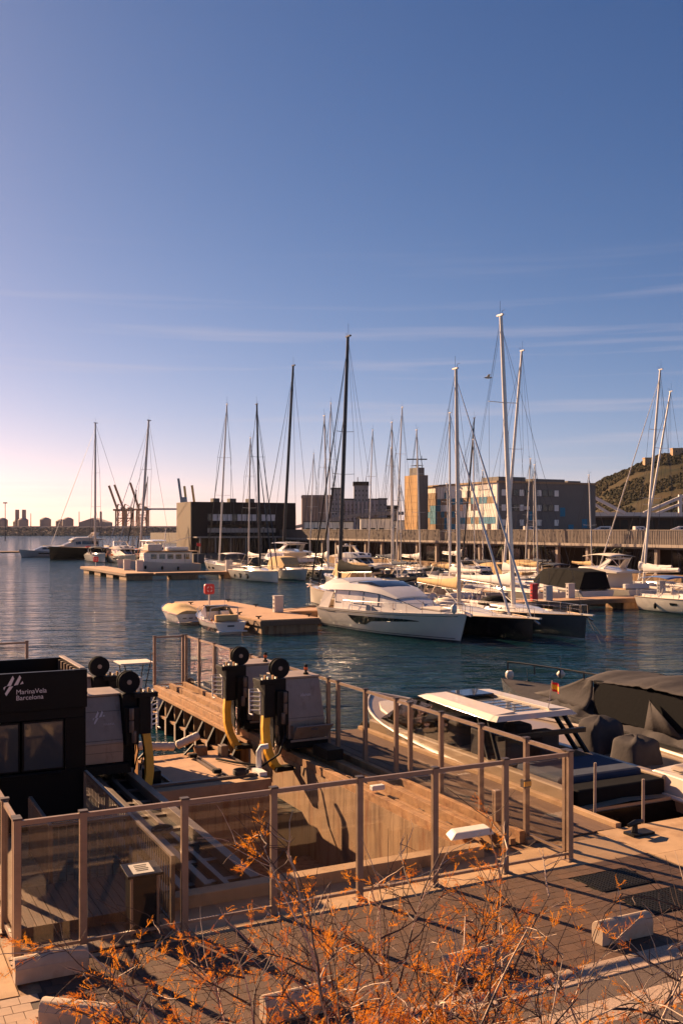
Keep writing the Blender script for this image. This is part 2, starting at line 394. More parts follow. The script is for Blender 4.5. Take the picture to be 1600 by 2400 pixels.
for i in range(7):
    for j in range(3): mb.box(1.63 + i * 2.2, 1.63 + i * 2.2 + 2.188, -3.64 + j * 1.6, -3.64 + j * 1.6 + 1.588, T + .004, ZQ - .001 * ((i + j) % 3))
structure(mb.build('apron', 'concrete_light'), 3, -1)
mb = MB().box(-9.6, 30, -4.08, -3.655, T + .004, ZQ + .02)
structure(mb.build('kerb', 'granite_light', bevel=.015), 0, -3.8)
v = -4.085
for i, (w, m_) in enumerate(((.48, 'granite_dark'), (.5, 'granite_light'), (.5, 'granite_dark'), (.5, 'granite_light'), (.5, 'granite_dark'), (.5, 'granite_light'), (.9, 'granite_dark'))):
    structure(MB().box(-9.6, 30, v - w + .006, v, T + .004, ZQ + .004).build('pavement_band', m_), 0, v); v -= w

# ---- stone wheel stops
def wheel_stop(loc, rz, label):
    mb = MB(); h = .33; w = .24; prof = [(-w/2, 0), (w/2, 0), (w/2, h * .62)]
    for k in range(7): a = math.pi * k / 6; prof.append((math.cos(a) * w / 2, h * .62 + math.sin(a) * h * .38))
    prof.append((-w/2, h * .62))
    seen = []
    for p in prof:
        if p not in seen: seen.append(p)
    mb.prism(seen, -.49, .49, lambda a, b, d: (d, a, b))
    o = mb.build('wheel_stop', 'bench_concrete', smooth=35, bevel=.008); o.location = loc; o.rotation_euler = (0, 0, rz)
    tag(o, label, 'wheel stop', 'rounded concrete wheel stops along the pavement')
wheel_stop(Q(-1.58, -3.15, ZQ), QA, 'rounded pale concrete wheel stop on the brown paving below the metal grates')
wheel_stop(Q(-4.22, -3.15, ZQ), QA, 'pale concrete wheel stop on the paving half hidden by the orange shrub')
wheel_stop(Q(-6.86, -3.15, ZQ), QA, 'concrete wheel stop deep under the middle of the orange shrub')
wheel_stop((-3.2, 12.32, ZQ), R(-12), 'pale concrete wheel stop at the bottom left, on the pale pavers')
wheel_stop(Q(-9.44, -.64, ZQ), QA, 'pale concrete wheel stop against the corner post of the glass fence')

# ---- cast grates
def grate(a, label):
    u0, u1, v0, v1 = a; t = qthing('tree_grate', label, 'grate', (u0 + u1) / 2, (v0 + v1) / 2, ZQ, 'cast grates let into the paving')
    nx, ny = 17, 11; mb = MB(); dx = (u1 - u0) / nx; dy = (v1 - v0) / ny; z = ZQ + .004
    idx = {}
    def vv(x, y):
        k = (round(x, 5), round(y, 5))
        if k not in idx: idx[k] = len(mb.v); mb.v.append(Vector((x, y, z)))
        return idx[k]
    for i in range(nx):
        for j in range(ny):
            x, y = u0 + i * dx, v0 + j * dy; g = .26
            o_ = [vv(x, y), vv(x + dx, y), vv(x + dx, y + dy), vv(x, y + dy)]
            n_ = [vv(x + dx * g, y + dy * g), vv(x + dx * (1 - g), y + dy * g), vv(x + dx * (1 - g), y + dy * (1 - g)), vv(x + dx * g, y + dy * (1 - g))]
            for q in range(4): mb.f.append([o_[q], o_[(q + 1) % 4], n_[(q + 1) % 4], n_[q]])
    mb.build('grid', 'black_steel', t, solid=.012)
    f = MB(); f.box(u0 - .03, u1 + .03, v0 - .03, v0, T, ZQ + .005); f.box(u0 - .03, u1 + .03, v1, v1 + .03, T, ZQ + .005)
    f.box(u0 - .03, u0, v0, v1, T, ZQ + .0045); f.box(u1, u1 + .03, v0, v1, T, ZQ + .0045); f.build('frame', 'black_steel', t)
    MB().box(u0, u1, v0, v1, ZQ - .02, ZQ - .012).build('tray', 'joint_sand', t)
grate(GR[0], 'square dark perforated metal grate in the paving, nearer the fence corner')
grate(GR[1], 'square dark perforated metal grate in the paving, nearer the kerb')

# ---- glass fences
def fence(label, posts, group='steel and glass fences round the boat lift', h=2.0, glass=None):
    u0, v0 = posts[0]; t = qthing('glass_fence', label, 'fence', u0, v0, ZQ, group)
    for i, (u, v) in enumerate(posts):
        MB().box(u - .052, u + .052, v - .04, v + .04, ZQ, ZQ + h).build('post', 'steel_fence', t, bevel=.004)
        MB().box(u - .065, u + .065, v - .055, v + .055, ZQ + h + .002, ZQ + h + .03).build('post_cap', 'steel_cap', t)
        MB().box(u - .1, u + .1, v - .08, v + .08, ZQ + .001, ZQ + .014).build('base_plate', 'steel_fence', t)
    for (a, b), (c, d) in zip(posts, posts[1:]):
        dirn = Vector((c - a, d - b, 0)); L = dirn.length; dirn /= L
        p = Vector((a, b, 0)) + dirn * (.053 if abs(dirn.x) > .5 else .041); q = Vector((c, d, 0)) - dirn * (.053 if abs(dirn.x) > .5 else .041)
        if (q - p).length < .1: continue
        zz = Vector((0, 0, 1))
        MB().bar(p + zz * (ZQ + h - .045), q + zz * (ZQ + h - .045), .06, .07).build('top_rail', 'steel_fence', t)
        MB().bar(p + zz * (ZQ + .13), q + zz * (ZQ + .13), .035, .045).build('bottom_rail', 'steel_fence', t)
        MB().bar(p + dirn * .01 + zz * (ZQ + 1.03), q - dirn * .01 + zz * (ZQ + 1.03), .012, 1.74).build('glass_pane', 'fence_glass', t)
    return t
near = [(-9.79, 0), (-8.87, 0), (-7.35, 0), (-5.89, 0), (-4.36, 0), (-2.91, 0), (-1.445, 0), (0, 0)]
fence('near run of steel and glass fence along the brown paving', near)
side = [(0, .12), (0, 1.31), (0, 2.87), (0, 4.43), (0, 5.79), (0, 6.46), (0, 8.05), (0, 9.62), (0, 10.23), (0, 11.6), (0, 13.8), (0, 15.3), (0, 16.05), (0, 17.9), (0, 19.6), (0, 21.3), (0, 22.9)]
sf = fence('long side run of glass fence between the lift and the walkway', side)
fence('short glass gate panel at the water end of the right lift track', [(-.13, 22.9), (-1.25, 22.9)])
fence('left return of glass fence behind the corner wheel stop', [(-9.79, .12), (-9.79, 1.2), (-9.79, 2.7), (-9.79, 4.2), (-9.79, 5.7)])
fence('glass fence end at the far left behind the black kiosk', [(-5.9, 23.3), (-7.4, 23.3), (-8.9, 23.3)])
o = MB().box(-.1, .06, 1.25, 1.37, 2.25, 2.4).build('lock_box', 'steel_cap', sf); MB().box(-.105, .065, 1.235, 1.25, 2.28, 2.37).build('lock_plate', 'yellow_paint', o)
MB().tube([(-1.32, 22.9, 2.0), (-1.42, 22.86, 2.0), (-1.42, 22.86, 2.55), (-1.32, 22.9, 2.55)], .015).build('gate_handle', 'steel_fence', sf)

# ---- wooden deck with a step inside the left corner
t = qthing('timber_deck', 'striped timber deck with one step inside the corner of the glass fence', 'deck', -8.6, 1)
MB().box(-9.68, -7.58, -.17, .72, ZQ - .002, ZQ + .01).build('lower_base', 'rubber', t)
MB().box(-9.68, -7.58, .72, 2.45, ZQ - .002, ZQ + .17).build('upper_base', 'deck_wood', t)
n = 15; w = 2.1 / n
for i in range(n):
    a = -9.68 + i * w
    MB().box(a + .004, a + w - .006, -.165, .715, ZQ + .011, ZQ + .03).build('plank', 'deck_wood', t)
    MB().box(a + .004, a + w - .006, .70, 2.44, ZQ + .171, ZQ + .19).build('plank', 'deck_wood', t)
# ---- balustrades
def balustrade(label, pts, h=1.1, z=ZQ):
    t = qthing('balustrade', label, 'railing', pts[0][0], pts[0][1], z, 'low steel balustrades beside the kiosk')
    for i, (u, v) in enumerate(pts):
        MB().box(u - .03, u + .03, v - .03, v + .03, z, z + h).build('post', 'rail_steel', t)
    for (a, b), (c, d) in zip(pts, pts[1:]):
        p, q = Vector((a, b, z + h + .021)), Vector((c, d, z + h + .021)); e = (q - p).normalized() * .031
        MB().bar(p - e, q - e * 1.2, .06, .04).build('handrail', 'rail_steel', t)
        MB().bar(p + e - Vector((0, 0, h - .1)), q - e - Vector((0, 0, h - .1)), .03, .03).build('bottom_rail', 'rail_steel', t)
        k = int((q - p).length / .125); zt = z + h; 
        src = None
        for i in range(1, k):
            x = p + (q - p) * i / k
            if src is None:
                src = MB().box(x.x - .008, x.x + .008, x.y - .008, x.y + .008, z + .137, zt).build('baluster', 'rail_steel', t); x0 = x
            else:
                inst(src, t, src.location + (x - x0))
balustrade('low barred railing beside the lift track, running from kiosk to fence', [(-7.5, .12), (-7.5, 2.3), (-7.5, 4.3), (-7.5, 6.2)])
balustrade('short barred railing at the back of the timber deck', [(-7.56, 2.55), (-8.86, 2.55), (-8.86, 4.6)], z=ZQ)
# ---- litter bin with a sloping lid
t = qthing('litter_bin', 'dark square litter bin with sloping lid and paper notice inside the fence', 'bin', -7.93, .3, ZQ + .03)
z = ZQ + .03
MB().box(-8.13, -7.73, .12, .48, z, z + .84).build('body', 'bin_black', t, bevel=.01)
for a in (-8.15, -7.75): MB().box(a, a + .04, .095, .118, z, z + .86).build('edge_strip', 'steel_fence', t)
MB().hexa([(-8.2, .06, z + .86), (-7.66, .06, z + .86), (-7.66, .54, z + .9), (-8.2, .54, z + .9)], [(-8.2, .06, z + .9), (-7.66, .06, z + .9), (-7.66, .54, z + .95), (-8.2, .54, z + .95)]).build('lid', 'bin_black', t, bevel=.008)
lz = lambda v: z + .9 + (v - .06) / .48 * .05 + .004
o = MB().sheet([[(-8.1, .12, lz(.12)), (-7.78, .12, lz(.12))], [(-8.1, .46, lz(.46)), (-7.78, .46, lz(.46))]]).build('notice', 'paper', t)
for i in range(4):
    v = .2 + i * .06
    MB().sheet([[(-8.03, v, lz(v) + .002), (-7.85 + .02 * (i % 2), v, lz(v) + .002)], [(-8.03, v + .03, lz(v + .03) + .002), (-7.85 + .02 * (i % 2), v + .03, lz(v + .03) + .002)]]).build('printed_line', 'print_ink', o)

# ---- ledge beam of the pit, cap beams and the lift tracks
def qbox(name, m, a, label, cat, group=None, bevel=.01):
    o = MB().box(*a).build(name, m, bevel=bevel); return solo(o, label, cat, group, u=(a[0] + a[1]) / 2, v=(a[2] + a[3]) / 2, z=a[4])
qbox('ledge_beam', 'concrete_light', (-7.35, -1.3, .86, 1.16, ZQ - .4, ZQ + .2), 'long pale concrete ledge along the near end of the lift pit', 'ledge')
qbox('cap_beam', 'concrete_light', (-5.58, -2.42, 8.45, 8.8, .86, 1.1), 'pale concrete cap beam on the far wall of the lift pit', 'beam')
def track(label, us, m, v0, v1):
    t = qthing('lift_track', label, 'track', us[0][0], v0, ZQ, 'rail tracks of the boat lift')
    for a, b, h in us:
        MB().box(a, b, v0, v1, ZQ - .03, ZQ + h).build('rail_beam', m, t, bevel=.006)
    MB().box(min(a for a, b, h in us) + .01, max(b for a, b, h in us) - .01, v0, v1, ZQ - .034, ZQ - .012).build('channel', 'black_steel', t)  # black sheet added to darken the gaps between the beams
    k = 0; v = v0 + .5
    lo, hi = min(a for a, b, h in us), max(b for a, b, h in us)
    while v < v1:
        MB().box(lo + .02, hi - .02, v, v + .16, ZQ - .033, ZQ + .03).build('sleeper', 'rail_steel', t); v += 1.1
    return t
rt = track('right lift track of light rusty beams beside the glass fence', [(-1.33, -1.15, .16), (-1.0, -.92, .1), (-.74, -.62, .2), (-.42, -.3, .1), (-.2, -.08, .22)], 'rust_beam', 1.25, 22.7)
lt = track('left lift track of dark beams beside the kiosk', [(-7.32, -7.18, .2), (-6.95, -6.8, .1), (-6.6, -6.48, .2), (-6.2, -6.1, .1), (-5.8, -5.62, .2)], 'rail_steel', 1.25, 22.7)  # darker material carries the kiosk's shade on these beams
def pier(label, u0, u1):
    t = qthing('lift_pier', label, 'pier', (u0 + u1) / 2, 18, 0, 'piled piers of the boat lift')
    MB().box(u0, u1, 12.602, 23.0, .98, ZQ - .036).build('deck_slab', 'concrete', t)
    inner = u0 if u0 > -4 else u1; s = 1 if u0 > -4 else -1
    for i in range(9):
        v = 13.35 + i * 1.11
        pl = MB().hexa([(inner - .34 * s, v - .06, -2), (inner - .06 * s, v - .06, -2), (inner - .06 * s, v + .06, -2), (inner - .34 * s, v + .06, -2)],
                  [(inner - .34 * s, v - .06, .55), (inner - .06 * s, v - .06, 1.1), (inner - .06 * s, v + .06, 1.1), (inner - .34 * s, v + .06, .55)]).build('pile', 'black_steel', t)
        MB().box(inner - .352 * s, inner - .345 * s, v - .09, v + .09, -2, .62).build('flange', 'pile_grey', pl)
        MB().box(inner + .3 * s, inner + .6 * s, v - .15, v + .15, -2, .979).build('pile', 'concrete', t)
        if i < 8:
            for z in (.45, -.1): MB().box(inner - .25 * s, inner - .1 * s, v + .07, v + 1.04, z, z + .07).build('wale', 'rust_beam', t)
    MB().box(inner - .12 * s, inner + .0 * s - .005 * s, 12.62, 23, 1.07, 1.16).build('edge_beam', 'rust_beam', t)
    return t
pier('right lift pier on black piles, lit edge beam on top', -1.34, .12)
pier('left lift pier on black piles behind the lift cabinet', -8.4, -5.62)
# guide beams beside the far right track
qbox('guide_beam', 'rust_beam', (-1.3, -1.14, 13.6, 19.8, 1.365, 1.43), 'flat rusty guide beam at the edge above the black piles', 'beam')
# platform hatches between the walls
t = qthing('lift_platform', 'orange brown timber platform with framed hatches in the middle of the lift', 'platform', -4, 10.5, 1.0)
MB().box(-5.5, -2.45, 8.85, 12.35, 1.003, 1.05).build('base', 'rust_beam', t)
for a, b in ((-4.75, -3.5), (-3.3, -2.55)):
    h = MB().box(a, b, 9.2, 11.6, 1.053, 1.10).build('hatch', 'pontoon_deck', t, bevel=.008)
    MB().box(a - .07, a - .012, 9.1, 11.7, 1.053, 1.14).build('frame_bar', 'rail_steel', h); MB().box(b + .012, b + .07, 9.1, 11.7, 1.053, 1.14).build('frame_bar', 'rail_steel', h)
    for v in (9.35, 11.3):
        MB().box(b - .1, b + .1, v, v + .14, 1.145, 1.24).build('hinge', 'black_steel', h)
MB().box(-5.4, -2.5, 8.9, 9.02, 1.06, 1.15).build('edge_bar', 'rail_steel', t)
for i, (a, b, z0, z1) in enumerate(((-5.0, -4.55, 1.4, 1.42), (-4.5, -3.75, 1.38, 1.3), (-3.7, -3.05, 1.32, 1.55))):
    mb = MB(); k = 24
    pts = [Vector((a + (b - a) * q / k, 12.2, z0 + (z1 - z0) * q / k)) for q in range(k + 1)]
    mb.tube(pts, [.07 if q in (0, k) else .098 if q % 6 == 0 else .115 for q in range(k + 1)], 10)
    o = mb.build('hull_pad', 'canvas_cream', smooth=60)
    solo(o, ['short white padded hull support at the left of the platform edge', 'long white padded hull support lying along the platform edge', 'white padded hull support tilted up beside the black piles'][i], 'hull pad', 'padded hull supports', u=(a + b) / 2, v=12.2, z=1.2)
for i, a in enumerate((-4.8, -3.5)):
    MB().bar((a, 12.15, 1.04), (a + .3, 12.2, 1.3), .05, .05).build('pad_stand', 'black_steel', t)
# white bent bracket and hose box
o = MB(); o.tube([(-2.42, 9.3, 1.1), (-2.42, 9.3, 1.6), (-2.36, 9.25, 1.72), (-2.2, 9.2, 1.74)], .075, 8); o.box(-2.62, -2.42, 8.75, 9.5, 1.06, 1.2)
solo(o.build('guard_bracket', 'white_paint', smooth=50), 'white bent steel guard bracket at the corner of the platform', 'bracket', u=-2.45, v=9.2, z=1.06)
o = MB(); o.hexa([(-1.75, 1.3, ZQ + .22), (-.75, 1.3, ZQ + .22), (-.62, 1.75, ZQ + .22), (-1.6, 1.75, ZQ + .22)], [(-1.6, 1.36, ZQ + .34), (-.8, 1.36, ZQ + .34), (-.75, 1.68, ZQ + .34), (-1.5, 1.68, ZQ + .34)])
solo(o.build('pump_cover', 'white_paint', bevel=.03), 'low white pump cover at the near end of the right track', 'cover', u=-1.2, v=1.5, z=ZQ + .22)
o = MB().box(-.27, -.13, 1.95, 2.09, ZQ + .23, ZQ + .85).build('buffer_post', 'steel_fence', bevel=.01)
solo(o, 'short steel buffer post standing at the near end of the right track', 'post', u=-.2, v=2.02, z=ZQ + .23)

# ---- lift machines
def text(body, size, m, parent, loc, rot, name='lettering'):
    cu = bpy.data.curves.new(name, 'FONT'); cu.body = body; cu.size = size; cu.extrude = .003
    ob = bpy.data.objects.new(name, cu); C.objects.link(ob); bpy.context.view_layer.update()
    me = bpy.data.meshes.new_from_object(ob.evaluated_get(bpy.context.evaluated_depsgraph_get())); bpy.data.objects.remove(ob)
    me.materials.clear(); me.materials.append(M[m]); o = bpy.data.objects.new(name, me); C.objects.link(o)
    o.parent = parent; o.location = Vector(loc) - OFF[parent.name]; o.rotation_euler = rot; return o
LOGO = [[(0, .42), (.05, .47), (.20, .50), (.11, .46), (.03, .30), (0, .42)][:5], [(.17, .50), (.36, .50), (.52, .85), (.45, 1.0)], [(.14, .0), (.07, .12), (.28, .47), (.47, .47)][:4],
        [(.50, .50), (.70, .53), (.86, .88), (.78, 1.0)], [(.80, .54), (.97, .57), (.92, .70)]]
def logo(parent, u, v, z, s, m='sign_white'):
    for poly in LOGO:
        MB().prism(poly, v, v - .004, lambda a, b, d: (u + a * s, d, z + b * s)).build('logo_mark', m, parent)
def lift_machine(label, u0, v0, s, words, mark):
    t = qthing('lift_machine', label, 'boat lift', u0 + s * .5, v0 + .8, ZQ + .2, 'boat lift machines on the tracks')
    X = lambda a: u0 + s * a
    def bx(name, a, b, c, d, z0, z1, m, p=t, bevel=.012): return MB().box(min(X(a), X(b)), max(X(a), X(b)), v0 + c, v0 + d, z0, z1).build(name, m, p, bevel=bevel)
    bx('chassis', -.1, 1.16, -.02, 1.65, 1.46, 1.68, 'black_steel')
    for a in (.05, .95):
        for c in (.15, 1.4):
            MB().lathe([(.07, -.05), (.1, -.04), (.1, .04), (.07, .05)], 12, (X(a), v0 + c, 1.5 - .04), 'x').build('wheel', 'black_steel', t, smooth=True)
    prof = [(.12, 1.7), (.12, 2.18), (.5, 3.24), (1.55, 3.24), (1.55, 1.7)]
    cab = MB().prism(prof, X(.06), X(1.12), lambda a, b, d: (d, v0 + a, b)).build('cabinet', 'cabinet_grey', t, bevel=.01)
    bx('lid', .02, 1.15, .46, 1.58, 3.25, 3.30, 'cabinet_grey', cab)
    slope = lambda z: v0 + .12 + (z - 2.18) / 1.06 * .38
    for z in ((2.24, 2.9) if s < 0 else (2.24,)):
        MB().bar((X(.07), slope(z) - .003, z), (X(1.11), slope(z) - .003, z), .012, .012).build('seam', 'cabinet_line', cab)
    if s > 0:
        # open hopper at the foot of the cabinet
        h = MB().hexa([(X(.12), v0 - .05, 1.72), (X(1.1), v0 - .05, 1.72), (X(1.1), v0 + .1, 1.72), (X(.12), v0 + .1, 1.72)], [(X(.12), v0 - .34, 2.08), (X(1.16), v0 - .34, 2.08), (X(1.16), v0 - .3, 2.1), (X(.12), v0 - .3, 2.1)])
        h.box(X(.12), X(.15), v0 - .05, v0 + .11, 1.73, 2.06); h.box(X(1.07), X(1.1), v0 - .05, v0 + .11, 1.73, 2.06)
        hp = h.build('hopper', 'cabinet_grey', t)
        bx('label_plate', .5, .7, -.36, -.345, 1.98, 2.03, 'cabinet_line', hp); bx('rim_bar', .05, 1.15, -.06, .0, 1.64, 1.7, 'cabinet_grey', hp)
    else:
        for z in (1.95, 2.15): MB().box(min(X(.07), X(1.11)), max(X(.07), X(1.11)), v0 + .112, v0 + .119, z, z + .008).build('seam', 'cabinet_line', cab)
    # black hydraulic tower beside the slot
    bx('tower', -.32, .045, .25, 1.25, 1.5, 3.3, 'black_steel'); hy = bx('hydraulic_unit', -.62, -.33, .12, .95, 2.32, 3.2, 'black_steel')
    bx('top_shelf', -.78, -.2, .05, .6, 3.21, 3.33, 'black_steel', hy); bx('motor_housing', -.3, .02, .02, .24, 2.1, 3.0, 'black_steel', hy)
    for k, (a, z) in enumerate(((-.1, 2.85), (-.1, 2.55), (-.16, 2.3))):
        MB().lathe([(.05, -.14), (.06, -.12), (.06, .12), (.05, .14)], 8, (X(a), v0 - .03, z)).build('cylinder', 'rail_steel', hy, smooth=True)
    for k in range(5): MB().box(min(X(-.7 + .1 * k), X(-.66 + .1 * k)), max(X(-.7 + .1 * k), X(-.66 + .1 * k)), v0 + .1 + .06 * (k % 3), v0 + .2 + .06 * (k % 3), 3.33, 3.38 + .05 * (k % 2)).build('valve', 'rust_beam' if k % 2 else 'chrome', hy)
    # hose reel on top
    reel = MB().lathe([(.06, -.1), (.27, -.09), (.27, -.07), (.19, -.06), (.19, .06), (.27, .07), (.27, .09), (.06, .1)], 20, (X(-.12), v0 + .35, 3.58), 'y').build('hose_reel', 'rubber', t, smooth=35)
    MB().lathe([(.02, -.115), (.06, -.11), (.06, -.101)], 12, (X(-.12), v0 + .35, 3.58), 'y').build('hub', 'cabinet_grey', reel); bx('reel_bracket', -.18, -.05, .4, .6, 3.3, 3.6, 'black_steel', reel)
    # ladder rack
    lad = MB(); z0, z1 = 2.4, 2.98
    lad.tube([(X(-.68), v0 + .3, z0), (X(-.68), v0 + .3, z1), (X(-.68), v0 + .52, z1 + .06), (X(-.9), v0 + .52, z1 + .06), (X(-.9), v0 + .52, z0), (X(-.9), v0 + .3, z0)], .022, 6)
    lad = lad.build('rack', 'white_paint', t)
    for k in range(5): MB().bar((X(-.69), v0 + .29, z0 + .1 + k * .12), (X(-.9), v0 + .5, z0 + .1 + k * .12), .03, .03).build('rung', 'white_paint', lad)
    # yellow arm swinging down into the slot
    path = [(-.52, .3, 2.36), (-.56, .25, 2.05), (-.58, .16, 1.7), (-.55, .02, 1.4), (-.46, -.16, 1.12), (-.36, -.3, 1.0)]
    rings = []
    for i, (a, c, z) in enumerate(path):
        p = Vector(path[max(i - 1, 0)]); q = Vector(path[min(i + 1, len(path) - 1)]); d = (q - p).normalized()
        y = Vector((0, d.z, -d.y)).normalized() * .09; x = Vector((.1, 0, 0)); cc = Vector((a, c, z))
        rings.append([(X(w.x), v0 + w.y, w.z) for w in (cc - x - y, cc + x - y, cc + x + y, cc - x + y)])
    arm = MB().loft(rings).build('lift_arm', 'yellow_paint', t, bevel=.01)
    bx('arm_foot', -.5, -.02, -.42, -.1, .99, 1.1, 'black_steel', arm); bx('arm_rod', -.3, -.2, .1, .22, 1.3, 2.3, 'chrome', arm)
    for k in range(3):
        a0 = -.1 - .14 * k
        MB().tube([(X(a0), v0 + .1, 2.3), (X(a0 - .03), v0 - .02, 1.95), (X(a0 + .05), v0 - .03, 1.62), (X(a0 + .02), v0 + .15, 1.45)], .018, 5).build('hose', 'rubber', t, smooth=True)
    b = MB().lathe([(.075, 3.305), (.075, 3.34), (.035, 3.36), (.035, 3.42), (.05, 3.425), (.05, 3.5), (.05, 3.505), (.045, 3.56), (.02, 3.58)], 10, (X(.85), v0 + .75, 0)).build('beacon', 'rubber', t, smooth=40)
    MB().lathe([(.054, 3.43), (.056, 3.44), (.056, 3.49), (.054, 3.5)], 10, (X(.85), v0 + .75, 0)).build('lens', 'beacon_orange', b)
    if words:
        tx = text(words, .12, 'sign_white', t, (X(.5) if s > 0 else X(.75), slope(2.78) - .006, 2.78), (R(90 - 19.7), 0, 0))
    if mark: 
        for poly in LOGO:
            MB().prism(poly, -.008, -.012, lambda a, b, d: (X(.75) + a * .3, slope(2.62 + b * .3) + d, 2.62 + b * .3)).build('logo_mark', 'sign_white', cab)
        text('MARINA', .07, 'sign_white', cab, (X(.5), slope(2.58) - .006, 2.58), (R(90 - 19.7), 0, 0))
    return t
lift_machine('grey lift machine with yellow arm and open hopper, nearer one on the right track', -1.38, 9.8, 1, 'idaren', False)
lift_machine('grey lift machine with yellow arm, farther one on the right track', -1.38, 12.75, 1, '', False)
lift_machine('grey lift machine beside the black kiosk, with a white logo on its cabinet', -5.85, 9.2, -1, '', True)
lift_machine('lift machine showing only its top behind the logo cabinet', -5.85, 12.3, -1, '', False)

# ---- kiosk
t = qthing('kiosk', 'black kiosk with white lettering and wide dark windows beside the left track', 'kiosk', -9.0, 7.5)
u0, u1, v0, v1, z0, z1 = -10.9, -7.46, 6.3, 8.66, ZQ, 4.40
def kb(name, a, m='kiosk_black', p=t, bevel=.006): return MB().box(*a).build(name, m, p, bevel=bevel)
kb('base_wall', (u0, u1, v0, v0 + .12, z0, 2.36)); kb('sign_board', (u0 - .02, u1 + .02, v0 - .03, v0 + .09, 3.62, z1)); kb('lintel', (u0, u1, v0 + .01, v0 + .12, 3.42, 3.615))
kb('side_wall', (u1 - .12, u1, v0 + .13, v1 - .125, z0, 3.61)); kb('side_wall', (u0, u0 + .12, v0 + .13, v1 - .125, z0, 3.61)); kb('back_wall', (u0, u1, v1 - .12, v1, z0, z1 - .01))
kb('roof', (u0 + .1, u1 - .1, v0 + .1, v1 - .13, 3.63, 3.8), 'roof_dark'); kb('parapet', (u1 - .09, u1, v0 + .095, v1 - .125, 3.62, z1 - .006)); kb('parapet', (u0, u0 + .09, v0 + .095, v1 - .125, 3.62, z1 - .006))
kb('corner_post', (u1 - .42, u1 - .001, v0 + .005, v0 + .118, 2.362, 3.418))
for i in range(7): 
    a = v0 + .2 + i * .32; kb('batten', (u0 + .092, u0 + .15, a, a + .08, 3.8, z1 - .05), 'deck_wood'); kb('batten', (u1 - .15, u1 - .092, a, a + .08, 3.8, z1 - .05), 'deck_wood')
kb('coping', (u1 - .1, u1 + .015, v0 + .1, v1, z1 - .004, z1 + .02), 'cabinet_grey')
for i in range(3):
    b = u1 - .43 - i * .88; w = kb('window', (b - .84, b, v0 + .04, v0 + .1, 2.38, 3.4)); kb('pane', (b - .80, b - .04, v0 + .025, v0 + .037, 2.42, 3.36), 'tint_glass', w, 0)
kb('counter', (u0, u1 - .5, v0 - .05, v0 - .005, 2.28, 2.34))
Lx, Lz = -9.10, 3.86
logo(t, Lx, v0 - .031, Lz + .1, .40)
text('MarinaVela', .135, 'sign_white', t, (Lx + .24, v0 - .035, Lz + .12), (R(90), 0, 0)); text('Barcelona', .135, 'sign_white', t, (Lx + .24, v0 - .035, Lz + .0), (R(90), 0, 0))

# ---- walkway right of the fence
t = qthing('walkway', 'brown timber walkway between the glass fence and the moored tender', 'walkway', 1.1, 6)
for i in range(7):
    a = .14 + i * .285; MB().box(a, a + .272, 1.17, 12.58, ZQ - .028, ZQ + .004 * (i % 3)).build('plank', 'walk_wood', t)
MB().box(2.14, 2.28, 1.17, 12.6, ZQ - .3, ZQ + .09).build('edge_beam', 'concrete_light', t, bevel=.01)
MB().box(-.06, .1, 1.17, 12.6, ZQ - .02, ZQ + .05).build('kerb_beam', 'concrete_light', t)
o = MB(); o.box(2.0, 2.55, .5, .8, ZQ + .002, ZQ + .05); o.tube([(2.15, .65, ZQ + .05), (2.17, .65, ZQ + .2)], [.07, .05], 8); o.tube([(1.95, .6, ZQ + .22), (2.2, .66, ZQ + .24), (2.42, .72, ZQ + .22)], [.04, .06, .04], 8)
solo(o.build('mooring_cleat', 'black_paint', smooth=40), 'black mooring cleat at the corner of the quay by the tender', 'cleat', u=2.25, v=.65, z=ZQ)
for i, (u, v, z, h, lb) in enumerate(((2.55, 2.3, .35, 1.9, 'thin pale pole beside the fence corner, standing at the tender stern'), (2.9, 1.22, -.2, 2.3, 'thin pale mooring pole standing against the quay edge'))):
    o = MB().tube([(u, v, z), (u + .02, v, z + h)], .03, 8).build('mooring_pole', 'pile_grey'); solo(o, lb, 'pole', 'thin mooring poles', u=u, v=v, z=z)

# ---- pontoons
def pontoon(name, label, u0, u1, v0, v1, floats, z=1.0, group='floating pontoons of the marina'):
    t = qthing('pontoon', label, 'pontoon', (u0 + u1) / 2, (v0 + v1) / 2, 0, group)
    if u1 - u0 > v1 - v0:
        k = max(2, int((u1 - u0) / 5)); 
        for i in range(k): MB().box(u0 + (u1 - u0) * i / k + .02, u0 + (u1 - u0) * (i + 1) / k - .02, v0, v1, z - .1, z).build('deck_section', 'pontoon_deck', t)
    else:
        k = max(2, int((v1 - v0) / 5))
        for i in range(k): MB().box(u0, u1, v0 + (v1 - v0) * i / k + .02, v0 + (v1 - v0) * (i + 1) / k - .02, z - .1, z).build('deck_section', 'pontoon_deck', t)
    MB().box(u0 - .06, u1 + .06, v0 - .06, v1 + .06, z - .42, z - .105).build('fascia', 'deck_wood', t)
    for a in floats: MB().box(*a, -.6, z - .425).build('float', 'concrete', t)
    return t
pontoon('p', 'wide pontoon head with red lifebuoy box and two small boats alongside', 14, 18.5, 50, 70, [(14.1, 18.4, 50.1, 54), (14.1, 18.4, 57, 61), (14.1, 18.4, 64, 68)])
pontoon('p', 'long pontoon arm behind the white motor yacht, reaching right to the promenade', 18.7, 76, 56, 58.6, [(a, a + 4, 56.1, 58.5) for a in range(20, 74, 8)])
pontoon('p', 'middle pontoon arm packed with small boats', 42, 77, 91, 92.8, [(a, a + 3, 91.1, 92.7) for a in range(43, 75, 6)])
pontoon('p', 'far pontoon head with red lifebuoy box beside the white trawler', 24.4, 28.4, 127, 157, [(24.5, 28.3, a, a + 4) for a in (127.1, 135, 143, 151)])
